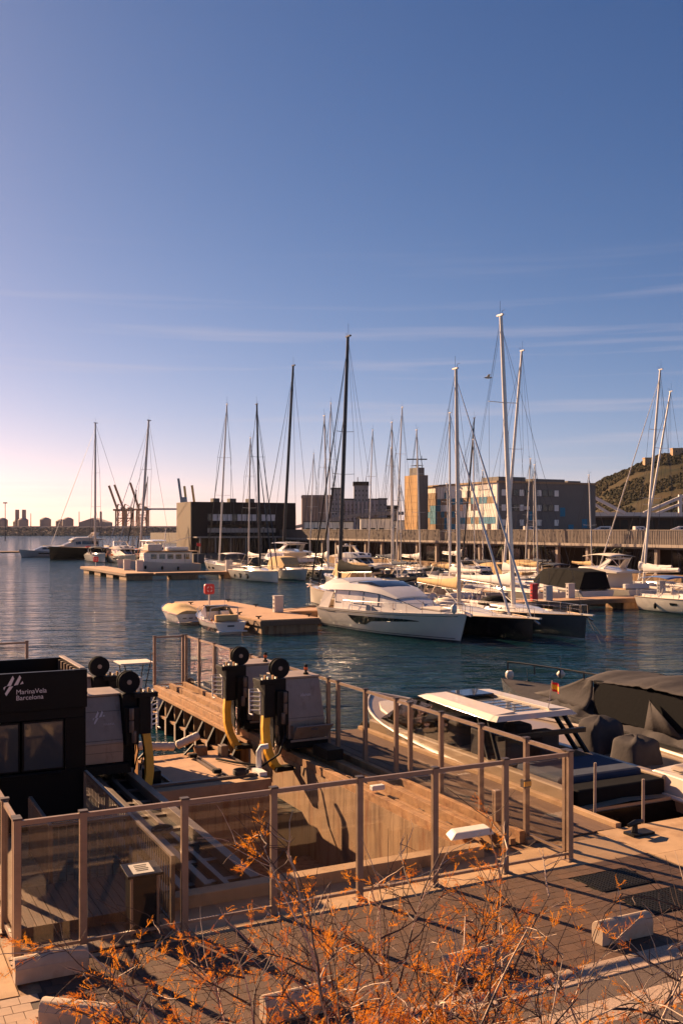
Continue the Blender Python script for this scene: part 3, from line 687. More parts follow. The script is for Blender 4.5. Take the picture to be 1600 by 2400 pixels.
pontoon('p', 'far pontoon arm behind the row of white sailing yachts', 28.6, 77, 126.6, 129, [(a, a + 4, 126.7, 128.9) for a in range(31, 76, 8)])
pontoon('p', 'distant pontoon under the black hulled sailing yacht', 36.8, 76, 236, 239, [(37 + 7 * i, 40 + 7 * i, 236.1, 238.9) for i in range(5)])
pontoon('p', 'distant low pontoon at the left edge of the basin', 8, 31, 262, 266, [(9, 13, 262.1, 265.9), (20, 24, 262.1, 265.9)], 1.4)
def lifebuoy(u, v, z, label):
    t = qthing('lifebuoy_box', label, 'lifebuoy', u, v, z, 'red lifebuoy boxes on posts')
    MB().box(u - .05, u + .05, v - .05, v + .05, z, z + .95).build('post', 'water_pedestal', t)
    pr = []; r = .17; hw = .42
    for cx, cz, a0 in ((hw - r, hw - r, 0), (-hw + r, hw - r, 90), (-hw + r, -hw + r, 180), (hw - r, -hw + r, 270)):
        for k in range(5): a = R(a0 + 22.5 * k); pr.append((cx + r * math.cos(a), cz + r * math.sin(a)))
    MB().prism(pr, v - .14, v + .14, lambda a, b, d: (u + a, d, z + 1.36 + b)).build('box', 'red_paint', t, smooth=50, bevel=.02)
    for k in range(4):
        mb = MB(); rings = []
        for q in range(5):
            a = R(90 * k + 20 + 12.5 * q); rings.append([(u + rr * math.cos(a), dd, z + 1.36 + rr * math.sin(a)) for rr, dd in ((.17, v - .143), (.25, v - .143), (.25, v - .16), (.17, v - .16))])
        mb.loft(rings).build('ring_segment', 'sign_white', t)
lifebuoy(15.2, 64.3, 1.0, 'red lifebuoy box with pale ring on the near pontoon head')
lifebuoy(25.6, 151, 1.0, 'red lifebuoy box with pale ring on the far pontoon head')
def pedestal(u, v, label, m='water_pedestal', h=1.25, w=.42, z=1.0):
    t = qthing('service_pedestal', label, 'pedestal', u, v, z, 'service pedestals on the pontoons')
    MB().box(u - w, u + w, v - w * .6, v + w * .6, z, z + h).build('cabinet', m, t, bevel=.03); MB().box(u - w - .03, u + w + .03, v - w * .6 - .03, v + w * .6 + .03, z + h + .002, z + h + .06).build('cap', m, t)
    for k in range(3): MB().box(u - w - .02, u - w - .002, v - .08, v + .08, z + .3 + k * .3, z + .42 + k * .3).build('socket', 'boot_stripe', t)
pedestal(17.7, 55.7, 'pale service pedestal on the near pontoon head', h=1.2, w=.36)
pedestal(42.3, 56.6, 'red fire cabinet on the long pontoon arm beside a white mast', 'red_paint', 1.45, .3)
pedestal(43.9, 56.7, 'blue grey service pedestal on the long pontoon arm, left of the other', 'hull_silver', 1.25, .36)
pedestal(47.6, 58.2, 'pale service pedestal on the long pontoon arm left of the black canopy', h=1.3, w=.36)
pedestal(58.2, 57.8, 'grey service pedestal on the long pontoon arm beside the Spanish flag', 'hull_silver', 1.3, .36)
pedestal(27.4, 138, 'left one of two pale pedestals in front of the trawler', h=1.6, w=.5); pedestal(28.0, 133, 'right one of two pale pedestals in front of the trawler', h=1.6, w=.5)
pedestal(40, 127.3, 'pale pedestal on the far pontoon arm left of the white sloop', h=1.6, w=.5); pedestal(39.6, 236.6, 'grey pedestal on the distant pontoon by the black hull', 'hull_silver', 1.8, .7)
pedestal(49, 128, 'red cabinet on the far pontoon arm behind the black mast', 'red_paint', 1.7, .5); pedestal(43.2, 236.8, 'red cabinet on the distant pontoon below the black hull', 'red_paint', 2.0, .6)
def cleat(u, v, label):
    o = MB(); o.tube([(u, v, 1.0), (u, v, 1.14)], .06, 6); o.tube([(u - .22, v, 1.2), (u, v, 1.15), (u + .22, v, 1.2)], [.035, .06, .035], 6)
    solo(o.build('pontoon_cleat', 'black_paint'), label, 'cleat', 'black cleats along the near pontoon head', u=u, v=v, z=1.0)
for v, l in ((51, 'nearest'), (54.8, 'second nearest'), (58.6, 'third nearest'), (62.4, 'fourth nearest'), (66.2, 'fifth nearest')): cleat(14.25, v, l + ' black cleat on the left edge of the near pontoon head')
for v, l in ((51.2, 'near'), (61.5, 'middle'), (68, 'far')): cleat(18.2, v, l + ' black cleat on the right edge of the near pontoon head')

# ---- clutter on the lift
def clutter(name, m, a, label, cat='box'):
    o = MB().box(*a).build(name, m, bevel=.015); solo(o, label, cat, u=(a[0] + a[1]) / 2, v=(a[2] + a[3]) / 2, z=a[4]); return o
clutter('junction_box', 'rail_steel', (-2.75, -2.55, 11.2, 11.5, 1.06, 1.4), 'small grey junction box on the far right corner of the platform')
clutter('winch_box', 'black_steel', (-5.3, -4.95, 9.4, 9.9, 1.06, 1.36), 'small black winch box on the near left corner of the platform')
clutter('tool_crate', 'rust_beam', (-3.25, -2.95, 11.75, 12.1, 1.06, 1.3), 'small brown crate at the back edge of the platform')
clutter('track_stop', 'white_paint', (-1.32, -1.0, 5.2, 5.35, ZQ + .21, ZQ + .32), 'small white stop block on the right track behind the fence', 'stop block')
clutter('cable_tray', 'black_steel', (-.6, -.45, 2.4, 9.4, ZQ + .0, ZQ + .12), 'long black cable tray lying between the right track beams', 'cable tray')
clutter('track_motor', 'black_steel', (-.95, -.5, 8.3, 9.2, ZQ + .205, ZQ + .48), 'black drive motor on the right track before the hopper', 'motor')
for i, (u, v, z, n, lb) in enumerate(((-3.0, 9.05, 1.16, 4, 'coil of dark rope on the near edge of the platform'), (-6.4, 4.4, ZQ + .21, 3, 'coil of dark rope on the left track beams'))):
    mb = MB(); pts = []
    for k in range(14 * n): a = 2 * math.pi * k / 14; r = .2 + .02 * math.sin(k * .9); pts.append((u + r * math.cos(a), v + r * math.sin(a), z + .0018 * k))
    o = mb.tube(pts, .022, 5).build('rope_coil', 'rope_dark', smooth=True); solo(o, lb, 'rope', 'rope coils on the lift', u=u, v=v, z=z)
mb = MB().tube([(-1.6, 9.5, 1.9), (-1.9, 9.2, 1.5), (-2.2, 9.6, 1.15), (-2.7, 10.2, 1.16), (-3.0, 10.9, 1.15)], .03, 6); solo(mb.build('hydraulic_hose', 'rubber', smooth=True), 'black hydraulic hose trailing from the right lift machine onto the platform', 'hose', u=-2.2, v=9.8, z=1.15)
# ================================================================== BOATS  (local axes: x to the bow, y to port, z up from the waterline)
TOV, TOC, TOL, TOR = QA + R(90), QA - R(90), QA + R(180), QA      # heading away along v, towards the camera, left, right
class Hull:
    def __init__(s, L, B, fs, fb, tr=.8, rake=.4, full=2.2, mid=.4, kb=.3, bowflare=.8, draft=.5):
        s.__dict__.update(L=L, B=B, fs=fs, fb=fb, tr=tr, rake=rake, full=full, mid=mid, kb=kb, bf=bowflare, draft=draft)
    def half(s, t):
        if t < s.mid: q = t / s.mid; return s.B / 2 * (s.tr + (1 - s.tr) * math.sin(q * math.pi / 2))
        q = (t - s.mid) / (1 - s.mid); return s.B / 2 * max(.012, 1 - q ** s.full)
    def sheer(s, t): return s.fs + (s.fb - s.fs) * t ** 1.6
    def pt(s, t, k, side=1, off=0.):
        """t along the hull from stern to bow, k up the section from keel (0) to sheer (1)"""
        z = -s.draft + (s.sheer(t) + s.draft) * k
        e = s.kb + (s.bf - s.kb) * max(0, (t - .45) / .55) ** 1.5
        y = s.half(t) * (k ** e) + off
        x = -s.L / 2 + s.L * t + s.rake * (k - .5) * t ** 5
        return Vector((x, side * y, z))
    def k_of(s, t, z): return (z + s.draft) / (s.sheer(t) + s.draft)
    def strip(s, mb, t0, t1, z0, z1, side, off=.012, n=8, rel=False):
        """panel lying on the hull side between heights z0 and z1 (callables allowed)"""
        g0, g1 = [], []
        for i in range(n + 1):
            t = t0 + (t1 - t0) * i / n
            a = z0(t) if callable(z0) else z0; b = z1(t) if callable(z1) else z1
            g0.append(s.pt(t, s.k_of(t, a), side, off)); g1.append(s.pt(t, s.k_of(t, b), side, off))
        mb.sheet([g0, g1])
    def build(s, root, m, deck='gelcoat', stripe='boot_stripe', nt=18, ns=8, cockpit=None, rub=None):
        rings = []
        for i in range(nt + 1):
            t = (i / nt); t = 1 - (1 - t) ** 1.25
            r = [s.pt(t, (j / ns) ** 1.0, 1) for j in range(ns, -1, -1)] + [s.pt(t, j / ns, -1) for j in range(1, ns + 1)]
            rings.append(r)
        mb = MB().loft(rings, False, False); n = len(rings[0]); mb.f.append(list(range(n)))
        h = mb.build('hull', m, root, smooth=50)
        g = []
        for i in range(nt + 1):
            t = 1 - (1 - i / nt) ** 1.25; p = s.pt(t, 1, 1); q = s.pt(t, 1, -1); d = .035
            g.append([p - Vector((0, .0, d)), (p + q) / 2 + Vector((0, 0, -d + s.half(t) * .05)), q - Vector((0, 0, d))])
        dk = MB().sheet(g).build('deck', deck, root, smooth=60)
        if rub:
            for sd in (1, -1):
                mb = MB().tube([s.pt(1 - (1 - i / 16) ** 1.25, 1, sd, .01) + Vector((0, 0, .01)) for i in range(17)], .035, 5); mb.build('toe_rail', rub, h)
        if stripe:
            for sd in (1, -1):
                mb = MB(); s.strip(mb, 0, 1, -.05, .07, sd, .01, 16); mb.build('boot_stripe', stripe, h)
        return h
def house(mb, st):
    """st: list of (x, half width at foot, half width at top, z foot, z top) from aft to fore"""
    rings = [[(x, wb, zb), (x, wt, zt), (x, wt * .5, zt + .04 * wt), (x, 0, zt + .05 * wt), (x, -wt * .5, zt + .04 * wt), (x, -wt, zt), (x, -wb, zb)] for x, wb, wt, zb, zt in st]
    return mb.loft(rings)
def lerp(a, b, f): return a + (b - a) * f
def hs_at(st, x):
    for a, b in zip(st, st[1:]):
        if a[0] <= x <= b[0]: f = (x - a[0]) / (b[0] - a[0] + 1e-9); return [lerp(p, q, f) for p, q in zip(a, b)]
    return list(st[-1] if x > st[-1][0] else st[0])
def side_win(mb, st, x0, x1, f0, f1, side, off=.012, skew=(0, 0), n=6):
    g0, g1 = [], []
    for i in range(n + 1):
        q = i / n
        for f, g, dx in ((f0, g0, 0), (f1, g1, 1)):
            x = lerp(x0 + skew[0] * dx, x1 + skew[1] * dx, q); _, wb, wt, zb, zt = hs_at(st, x)
            g.append((x, side * (lerp(wb, wt, f) + off), lerp(zb, zt, f)))
    mb.sheet([g0, g1])
def front_win(mb, st, i, y0, y1, f0, f1, off=.012):
    """panel on the sloping face between stations i and i+1 (the windscreen)"""
    a, b = st[i], st[i + 1]; d = Vector((a[4] - b[4], 0, b[0] - a[0])).normalized() * off
    g = []
    for f in (f0, f1):
        w = lerp(a[2], b[2], f); x = lerp(a[0], b[0], f); z = lerp(a[4], b[4], f)
        g.append([Vector((x, w * y, z + .05 * w * (1 - abs(y) ** 1.6))) + d for y in (y0, lerp(y0, y1, .5), y1)])
    mb.sheet(g)
def rail(root, pts, h=.55, every=1, m='chrome', r=.014, mid=False):
    pts = [Vector(p) for p in pts]; up = Vector((0, 0, h))
    MB().tube([p + up for p in pts], r, 5).build('guard_rail', m, root, smooth=True)
    if mid: MB().tube([p + up * .5 for p in pts], r * .6, 4).build('guard_wire', m, root)
    for p in pts[::every]: MB().tube([p, p + up], r, 5).build('stanchion', m, root)
def fender(root, x, y, z, m='rubber', r=.13, h=.5):
    f = MB().lathe([(.03, h / 2 + .06), (.05, h / 2), (r, h / 2 - .12), (r, -h / 2 + .12), (.05, -h / 2), (.02, -h / 2 - .02)], 8, (x, y, z)).build('fender', m, root, smooth=50)
    MB().tube([(x, y, z + h / 2), (x, y * .96, z + h / 2 + .5)], .012, 4).build('fender_line', 'rope', f)
def w2l(root_loc, rz, p): return Matrix.Rotation(-rz, 3, 'Z') @ (Vector(p) - Vector(root_loc))
def flag(root, p, w=.5, cols=('flag_red', 'flag_yellow', 'flag_red'), pole=.9, name='ensign'):
    p = Vector(p); st = MB().tube([p, p + Vector((-.15, 0, pole))], .012, 5).build('flag_staff', 'mast_white', root)
    for k, c in enumerate(cols):
        h = w * .6 / 4; z0 = pole - .02 - [0, h, h * 3][k]; hh = [h, h * 2, h][k]
        g = [[p + Vector((-.16 - w * .8 * i / 5, .05 * math.sin(i * 1.7), z0 - d - .12 * i / 5 * w)) for i in range(6)] for d in (0, hh)]
        MB().sheet(g).build('flag_band', c, st, solid=.004)

def rig(root, rz, xb, zb, top_px, H, mastm='mast_white', r=.11, spread=(.42, .7), sw=1.0, boom=None, boomm='mast_white', cover=None, furl=None, bow=None, stern=None, beam=1.6, wires=True, inner=False, antenna=True, fr=None):
    loc = root.location; base = Vector((xb, 0, zb)); D = (Matrix.Rotation(rz, 3, 'Z') @ base + loc).y
    top = w2l(loc, rz, Wp(top_px[0], top_px[1], D)); d = top - base
    pts = [base + d * f for f in (0, .25, .5, .75, 1)]
    mst = MB().tube(pts, [r, r, r, r * .92, r * .7], 8).build('mast', mastm, root, smooth=50)
    MB().box(top.x - r * 2.6, top.x + r * 1.6, top.y - r * .5, top.y + r * .5, top.z, top.z + r * .7).build('masthead', mastm, mst)
    if antenna:
        MB().tube([top + Vector((-.1, 0, .05)), top + Vector((-.1, 0, .95 * H / 18))], .012 * H / 18, 4).build('antenna', 'wire', mst)
        MB().tube([top + Vector((.05, 0, .05)), top + Vector((.2, 0, .35)), top + Vector((.42, .05, .35))], .016, 4).build('wind_vane', 'wire', mst)
    wr = max(.012, D * .00016)
    tips = []
    for k, f in enumerate(spread):
        c = base + d * f; w = sw * (1 - .16 * k)
        for sd in (1, -1):
            tip = c + Vector((-.12 * w, sd * w, .05)); tips.append((sd, tip))
            MB().bar(c, tip, .12, max(.035, wr * 1.6)).build('spreader', mastm, mst)
    if wires:
        for sd in (1, -1):
            path = [base + Vector((-.2, sd * beam, 0))] + [t for s_, t in tips if s_ == sd] + [base + d * .97]
            MB().tube(path, wr, 4).build('shroud', 'wire', mst)
            if spread: MB().tube([base + Vector((-.5, sd * beam * .95, 0)), base + d * spread[0]], wr, 4).build('shroud', 'wire', mst)
        if stern is not None: MB().tube([Vector(stern), top], wr, 4).build('backstay', 'wire', mst)
    if bow is not None:
        b = Vector(bow); e = base + d * .96
        MB().tube([b, lerp(b, e, .05), lerp(b, e, .5), e], [.03, fr or (.075 if furl else wr), (fr or .075) * .8 if furl else wr, .02 if furl else wr], 6).build('furled_sail' if furl else 'forestay', furl or 'wire', mst)
        if inner:
            b2 = lerp(b, Vector((xb, 0, b.z)), .28); e2 = base + d * .72
            MB().tube([b2, lerp(b2, e2, .5), e2], [fr or .07, fr or .06, .025], 6).build('furled_staysail', furl or 'wire', mst)
    if boom:
        h = 1.0 + .3 * H / 18; p = base + Vector((-.1, 0, h)); q = p + Vector((-boom, 0, .25))
        bm = MB().tube([p, q], .085 * H / 17, 6).build('boom', boomm, root, smooth=True)
        n = 12; rings = []
        for i in range(n + 1):
            f = i / n; c = lerp(p, q, f) + Vector((0, 0, .16 * H / 18)); hh = (.55 * (1 - f) ** 2.2 + .2) * H / 18 * (1 + .05 * math.sin(i * 2.3)); ww = (.15 + .05 * (1 - f)) * H / 18
            rings.append([c + Vector((0, ww * math.cos(a), (hh if math.sin(a) > 0 else .18) * math.sin(a))) for a in [2 * math.pi * j / 8 for j in range(8)]])
        MB().loft(rings).build('sail_cover', cover or 'cover_white', bm, smooth=60)
        MB().tube([p + Vector((-boom * .35, 0, 0)), base + Vector((0, 0, .15))], .04, 5).build('vang', mastm, bm)
        if wires: MB().tube([q, top], wr * .8, 4).build('topping_lift', 'wire', mst)
    return mst, top

def sailboat(name, label, u, v, rz, L, B, hullm, fs=1.05, fb=1.35, deckm='gelcoat', stripe='boot_stripe', roofm='gelcoat', mast=None, near=False, hood=None, bimini=None, fend=0, fendside=-1, windows=2, group=None, H=None, mx=.06, bowsprit=False, winm='dark_glass', **rk):
    t = thing(name, label, 'sailing yacht', Q(u, v, 0), rz, group)
    h = Hull(L, B, fs, fb, tr=.84, rake=.18, full=2.3, mid=.38, kb=.32, bowflare=.75)
    hl = h.build(t, hullm, deckm, stripe, rub='teak' if near else None)
    zd = fs + .02; x0, x1 = -L * .12, L * .24
    st = [(x0, B * .33, B * .29, zd, zd + .42), (lerp(x0, x1, .3), B * .33, B * .28, zd, zd + .42), (lerp(x0, x1, .65), B * .26, B * .2, zd + .04, zd + .34), (x1, B * .12, B * .06, zd + .1, zd + .16)]
    cr = house(MB(), st).build('coachroof', roofm, t, smooth=30)
    for sd in (1, -1):
        mb = MB(); side_win(mb, st, lerp(x0, x1, .1), lerp(x0, x1, .6), .35, .75, sd); mb.build('side_window', 'dark_glass', cr)
        # cockpit coamings and wheels
        MB().hexa([(-L * .47, sd * B * .3, zd - .05), (x0, sd * B * .34, zd - .05), (x0, sd * B * .24, zd - .05), (-L * .47, sd * B * .24, zd - .05)], [(-L * .47, sd * B * .29, zd + .22), (x0, sd * B * .32, zd + .34), (x0, sd * B * .25, zd + .34), (-L * .47, sd * B * .25, zd + .22)]).build('coaming', roofm, t)
        for i in range(windows):
            a = .34 + i * .15; mb = MB(); h.strip(mb, a, a + .07, h.sheer(.4) * .55, h.sheer(.4) * .72, sd, .014, 3); mb.build('hull_window', winm, hl)
    MB().sheet([[(-L * .46, -B * .23, zd + .06), (x0 - .05, -B * .23, zd + .06)], [(-L * .46, B * .23, zd + .06), (x0 - .05, B * .23, zd + .06)]]).build('cockpit_sole', 'teak', t)
    if near:
        for sd in (1, -1):
            wh = MB(); wh.tube([(-L * .33, sd * B * .14 + .42 * math.cos(a), zd + .75 + .42 * math.sin(a)) for a in [2 * math.pi * k / 14 for k in range(15)]], .02, 5); wh.build('wheel', 'chrome', t)
            MB().tube([(-L * .33, sd * B * .14, zd), (-L * .32, sd * B * .14, zd + .8)], .06, 6).build('pedestal', roofm, t)
    if hood:
        rings = []
        for x, hh, w in ((x0 - .9, .62, .31), (x0 - .2, .66, .33), (x0 + .7, .12, .31)):
            rings.append([(x, B * w * math.cos(a), zd + .3 + hh * math.sin(a)) for a in [math.pi * k / 8 for k in range(9)]])
        MB().loft(rings, False, False).build('sprayhood', hood, t, smooth=60, solid=.02)
    if bimini:
        xa, xb = -L * .46, -L * .2
        g = [[(lerp(xa, xb, i / 6), B * .36 * s_, zd + 1.75 + .16 * math.sin(math.pi * i / 6) - .12 * s_ * s_) for s_ in (-1, -.5, 0, .5, 1)] for i in range(7)]
        bi = MB().sheet(g).build('bimini', bimini, t, smooth=60, solid=.03)
        for x in (xa + .2, xb - .2):
            for sd in (1, -1): MB().tube([(lerp(xa, xb, .5), sd * B * .34, zd + .2), (x, sd * B * .35, zd + 1.65)], .02, 5).build('bimini_pole', 'chrome', bi)
    if near or fend:
        k = 8
        for sd in (1, -1):
            pts = [h.pt(.06 + .86 * i / k, 1, sd, -.06) for i in range(k + 1)]
            rail(t, pts, .62, 1, 'chrome', .013, True)
        p = [h.pt(.93, 1, 1, -.03), h.pt(.995, 1, 1, 0) + Vector((.15, 0, .05)), h.pt(.93, 1, -1, -.03)]
        rail(t, p, .65, 1, 'chrome', .016)
        p = [h.pt(.03, 1, 1, -.05), h.pt(.0, 1, 1, -.2), h.pt(0, 1, -1, -.2), h.pt(.03, 1, -1, -.05)]
        rail(t, p, .65, 1, 'chrome', .016)
    for i in range(fend):
        tt = .2 + .34 * i / max(1, fend - 1); p = h.pt(tt, h.k_of(tt, .55), fendside, .12); fender(t, p.x, p.y, p.z)
    if bowsprit:
        b = h.pt(1, 1); MB().hexa([(b.x - .6, -.16, b.z), (b.x + .75, -.1, b.z + .02), (b.x + .75, .1, b.z + .02), (b.x - .6, .16, b.z)], [(b.x - .6, -.16, b.z + .1), (b.x + .75, -.1, b.z + .1), (b.x + .75, .1, b.z + .1), (b.x - .6, .16, b.z + .1)]).build('bowsprit', roofm, t)
        MB().bar((b.x + .1, .0, b.z - .1), (b.x + .65, 0, b.z - .28), .1, .1).build('anchor', 'chrome', t)
    if mast:
        xm = L * mx if 'xm' not in rk else rk.pop('xm')
        bow = h.pt(.985, 1) + Vector((.0, 0, .12)); stern = (-L * .49, 0, fs + .1)
        bow.y = 0
        rig(t, rz, xm, zd + (.36 if xm < x1 else .1), mast, H or 18, bow=bow, stern=stern, beam=B * .44, sw=B * .3, **rk)
    return t, h

def motor_fly(name, label, u, v, rz, L, B, hullm='gelcoat', topm='gelcoat', fs=1.3, fb=2.0, fly=True, glass='dark_glass', hard=True, stripe='boot_stripe', bim=None, near=False, cat='motor yacht', group=None, scale=1., win=True, mastm='gelcoat', ks=1.):
    t = thing(name, label, cat, Q(u, v, 0), rz, group)
    h = Hull(L, B, fs, fb, tr=.9, rake=.9, full=2.6, mid=.45, kb=.28, bowflare=1.0)
    hl = h.build(t, hullm, topm, stripe)
    k = L / 14. * ks
    if win:
        for sd in (1, -1):
            mb = MB(); h.strip(mb, .42, .68, fs * .62, lambda q: fs * .85, sd, .014, 5); mb.build('hull_window', 'dark_glass', hl)
    z = fs + .05
    st = [(-L * .26, B * .40, B * .37, z - .05, z + 1.45 * k), (0, B * .41, B * .36, z, z + 1.5 * k), (L * .09, B * .39, B * .33, z + .05, z + 1.4 * k), (L * .24, B * .3, B * .2, z + .25, z + .5 * k), (L * .38, B * .14, B * .06, z + .42, z + .5)]
    hs = house(MB(), st).build('deckhouse', topm, t, smooth=30)
    for sd in (1, -1):
        mb = MB(); side_win(mb, st, -L * .24, L * .1, .45, .88, sd, .014, (0, -.1)); mb.build('side_window', glass, hs)
    mb = MB(); front_win(mb, st, 2, -.94, .94, .04, .92); mb.build('windscreen', glass, hs)
    if fly:
        zf = z + 1.52 * k
        st2 = [(-L * .36, B * .40, B * .40, zf, zf + .14), (-L * .1, B * .42, B * .43, zf, zf + .55 * k), (L * .06, B * .38, B * .36, zf - .05, zf + .5 * k), (L * .13, B * .3, B * .25, zf - .08, zf + .05)]
        f = house(MB(), st2).build('flybridge', topm, t, smooth=30)
        mb = MB(); front_win(mb, st2, 2, -.9, .9, .05, .6); mb.build('fly_screen', glass, f)
        # raked radar arch
        for sd in (1, -1):
            MB().hexa([(-L * .2, sd * B * .36, zf + .3), (-L * .12, sd * B * .36, zf + .3), (-L * .12, sd * B * .33, zf + .3), (-L * .2, sd * B * .33, zf + .3)], [(-L * .27, sd * B * .3, zf + 1.35 * k), (-L * .22, sd * B * .3, zf + 1.35 * k), (-L * .22, sd * B * .26, zf + 1.35 * k), (-L * .27, sd * B * .26, zf + 1.35 * k)]).build('arch_leg', mastm, f)
        MB().box(-L * .275, -L * .21, -B * .3, B * .3, zf + 1.352 * k, zf + 1.5 * k).build('arch_top', mastm, f, bevel=.03)
        MB().lathe([(.1, 0), (.28, .03), (.28, .2), (.1, .27)], 10, (-L * .245, 0, zf + 1.5 * k)).build('radar', 'gelcoat', f, smooth=True)
        if hard:
            g = [(-L * .3, B * .36, B * .34, zf + 1.62 * k, zf + 1.72 * k), (-L * .1, B * .38, B * .36, zf + 1.66 * k, zf + 1.8 * k), (L * .04, B * .3, B * .26, zf + 1.6 * k, zf + 1.68 * k)]
            house(MB(), g).build('hardtop', topm, f, smooth=30)
        if bim:
            g = [[(lerp(-L * .3, L * .02, i / 6), B * .36 * s_, zf + 1.75 + .2 * math.sin(math.pi * i / 6) - .15 * s_ * s_) for s_ in (-1, -.5, 0, .5, 1)] for i in range(7)]
            bi = MB().sheet(g).build('bimini', bim, t, smooth=60, solid=.03)
            for sd in (1, -1):
                for x in (-L * .27, -L * .02): MB().tube([(-L * .14, sd * B * .36, zf + .4), (x, sd * B * .35, zf + 1.62)], .025, 5).build('bimini_pole', 'chrome', bi)
    # aft cockpit, swim platform
    MB().box(-L * .44, -L * .27, -B * .36, B * .36, z - .04, z + .04).build('cockpit_sole', 'teak', t)
    MB().box(-L * .44, -L * .41, -B * .36, B * .36, z + .05, z + .5).build('aft_seat', 'cover_white', t, bevel=.04)
    MB().box(-L * .5 - .8 * k, -L * .5 - .01, -B * .4, B * .4, .22, .34).build('swim_platform', 'teak', t, bevel=.03)
    if near:
        for sd in (1, -1): rail(t, [h.pt(.35 + .62 * i / 7, 1, sd, -.1) for i in range(8)], .6, 1, 'chrome', .016)
    return t, h

def cruiser(name, label, u, v, rz, L, B, hullm='gelcoat', topm='gelcoat', fs=1.0, fb=1.5, canopy=None, bim=None, arch=True, group=None, stripe='boot_stripe', open_=False, cat='motorboat'):
    t = thing(name, label, cat, Q(u, v, 0), rz, group)
    h = Hull(L, B, fs, fb, tr=.92, rake=.8, full=2.4, mid=.45, kb=.28, bowflare=1.0); hl = h.build(t, hullm, topm, stripe); z = fs + .03
    st = [(-L * .02, B * .4, B * .36, z - .02, z + .62), (L * .1, B * .36, B * .3, z + .02, z + .55), (L * .3, B * .2, B * .12, z + .25, z + .42), (L * .4, B * .1, B * .05, z + .35, z + .4)]
    c = house(MB(), st).build('cabin', topm, t, smooth=30)
    for sd in (1, -1):
        mb = MB(); side_win(mb, st, 0, L * .2, .35, .8, sd); mb.build('side_window', 'dark_glass', c)
        g = [[(-L * .12, sd * B * .42, z + .1), (L * .02, sd * B * .41, z + .1)], [(-L * .1, sd * B * .38, z + .62), (-L * .02, sd * B * .37, z + 1.05)]]; MB().sheet(g).build('side_screen', 'screen_glass', t, solid=.01)
        MB().hexa([(-L * .46, sd * B * .43, z - .03), (-L * .04, sd * B * .43, z - .03), (-L * .04, sd * B * .36, z - .03), (-L * .46, sd * B * .36, z - .03)], [(-L * .46, sd * B * .42, z + .25), (-L * .04, sd * B * .42, z + .4), (-L * .04, sd * B * .37, z + .4), (-L * .46, sd * B * .37, z + .25)]).build('coaming', topm, t)
    g = [[(L * .06, y * B * .36, z + .55) for y in (-1, -.4, .4, 1)], [(-L * .02, y * B * .36, z + 1.08 - .04 * abs(y)) for y in (-1, -.4, .4, 1)]]
    MB().sheet(g).build('windscreen', 'screen_glass', t, solid=.012)
    MB().box(-L * .44, -L * .05, -B * .35, B * .35, z - .02, z + .03).build('cockpit_sole', 'teak', t)
    MB().box(-L * .43, -L * .36, -B * .34, B * .34, z + .035, z + .5).build('aft_seat', 'cover_white', t, bevel=.05)
    MB().box(-L * .5 - .6, -L * .5 - .01, -B * .38, B * .38, .2, .3).build('swim_platform', 'gelcoat', t, bevel=.03)
    if arch:
        MB().tube([(-L * .2, B * .41, z + .3), (-L * .26, B * .36, z + 1.5), (-L * .27, 0, z + 1.65), (-L * .26, -B * .36, z + 1.5), (-L * .2, -B * .41, z + .3)], .09, 6).build('arch', topm, t, smooth=40)
    if bim:
        g = [[(lerp(-L * .36, -L * .0, i / 6), B * .4 * s_, z + 1.7 + .2 * math.sin(math.pi * i / 6) - .15 * s_ * s_) for s_ in (-1, -.5, 0, .5, 1)] for i in range(7)]
        bi = MB().sheet(g).build('bimini', bim, t, smooth=60, solid=.03)
        for sd in (1, -1):
            for x in (-L * .33, -L * .03): MB().tube([(-L * .18, sd * B * .4, z + .3), (x, sd * B * .38, z + 1.62)], .025, 5).build('bimini_pole', 'chrome', bi)
    if canopy:
        cs = [(-L * .47, B * .44, B * .3, z + .1, z + 1.75), (-L * .3, B * .44, B * .36, z + .2, z + 2.0), (-L * .06, B * .42, B * .36, z + .35, z + 1.9), (L * .05, B * .38, B * .33, z + .5, z + .9)]
        house(MB(), cs).build('canopy', canopy, t, smooth=30)
    return t, h

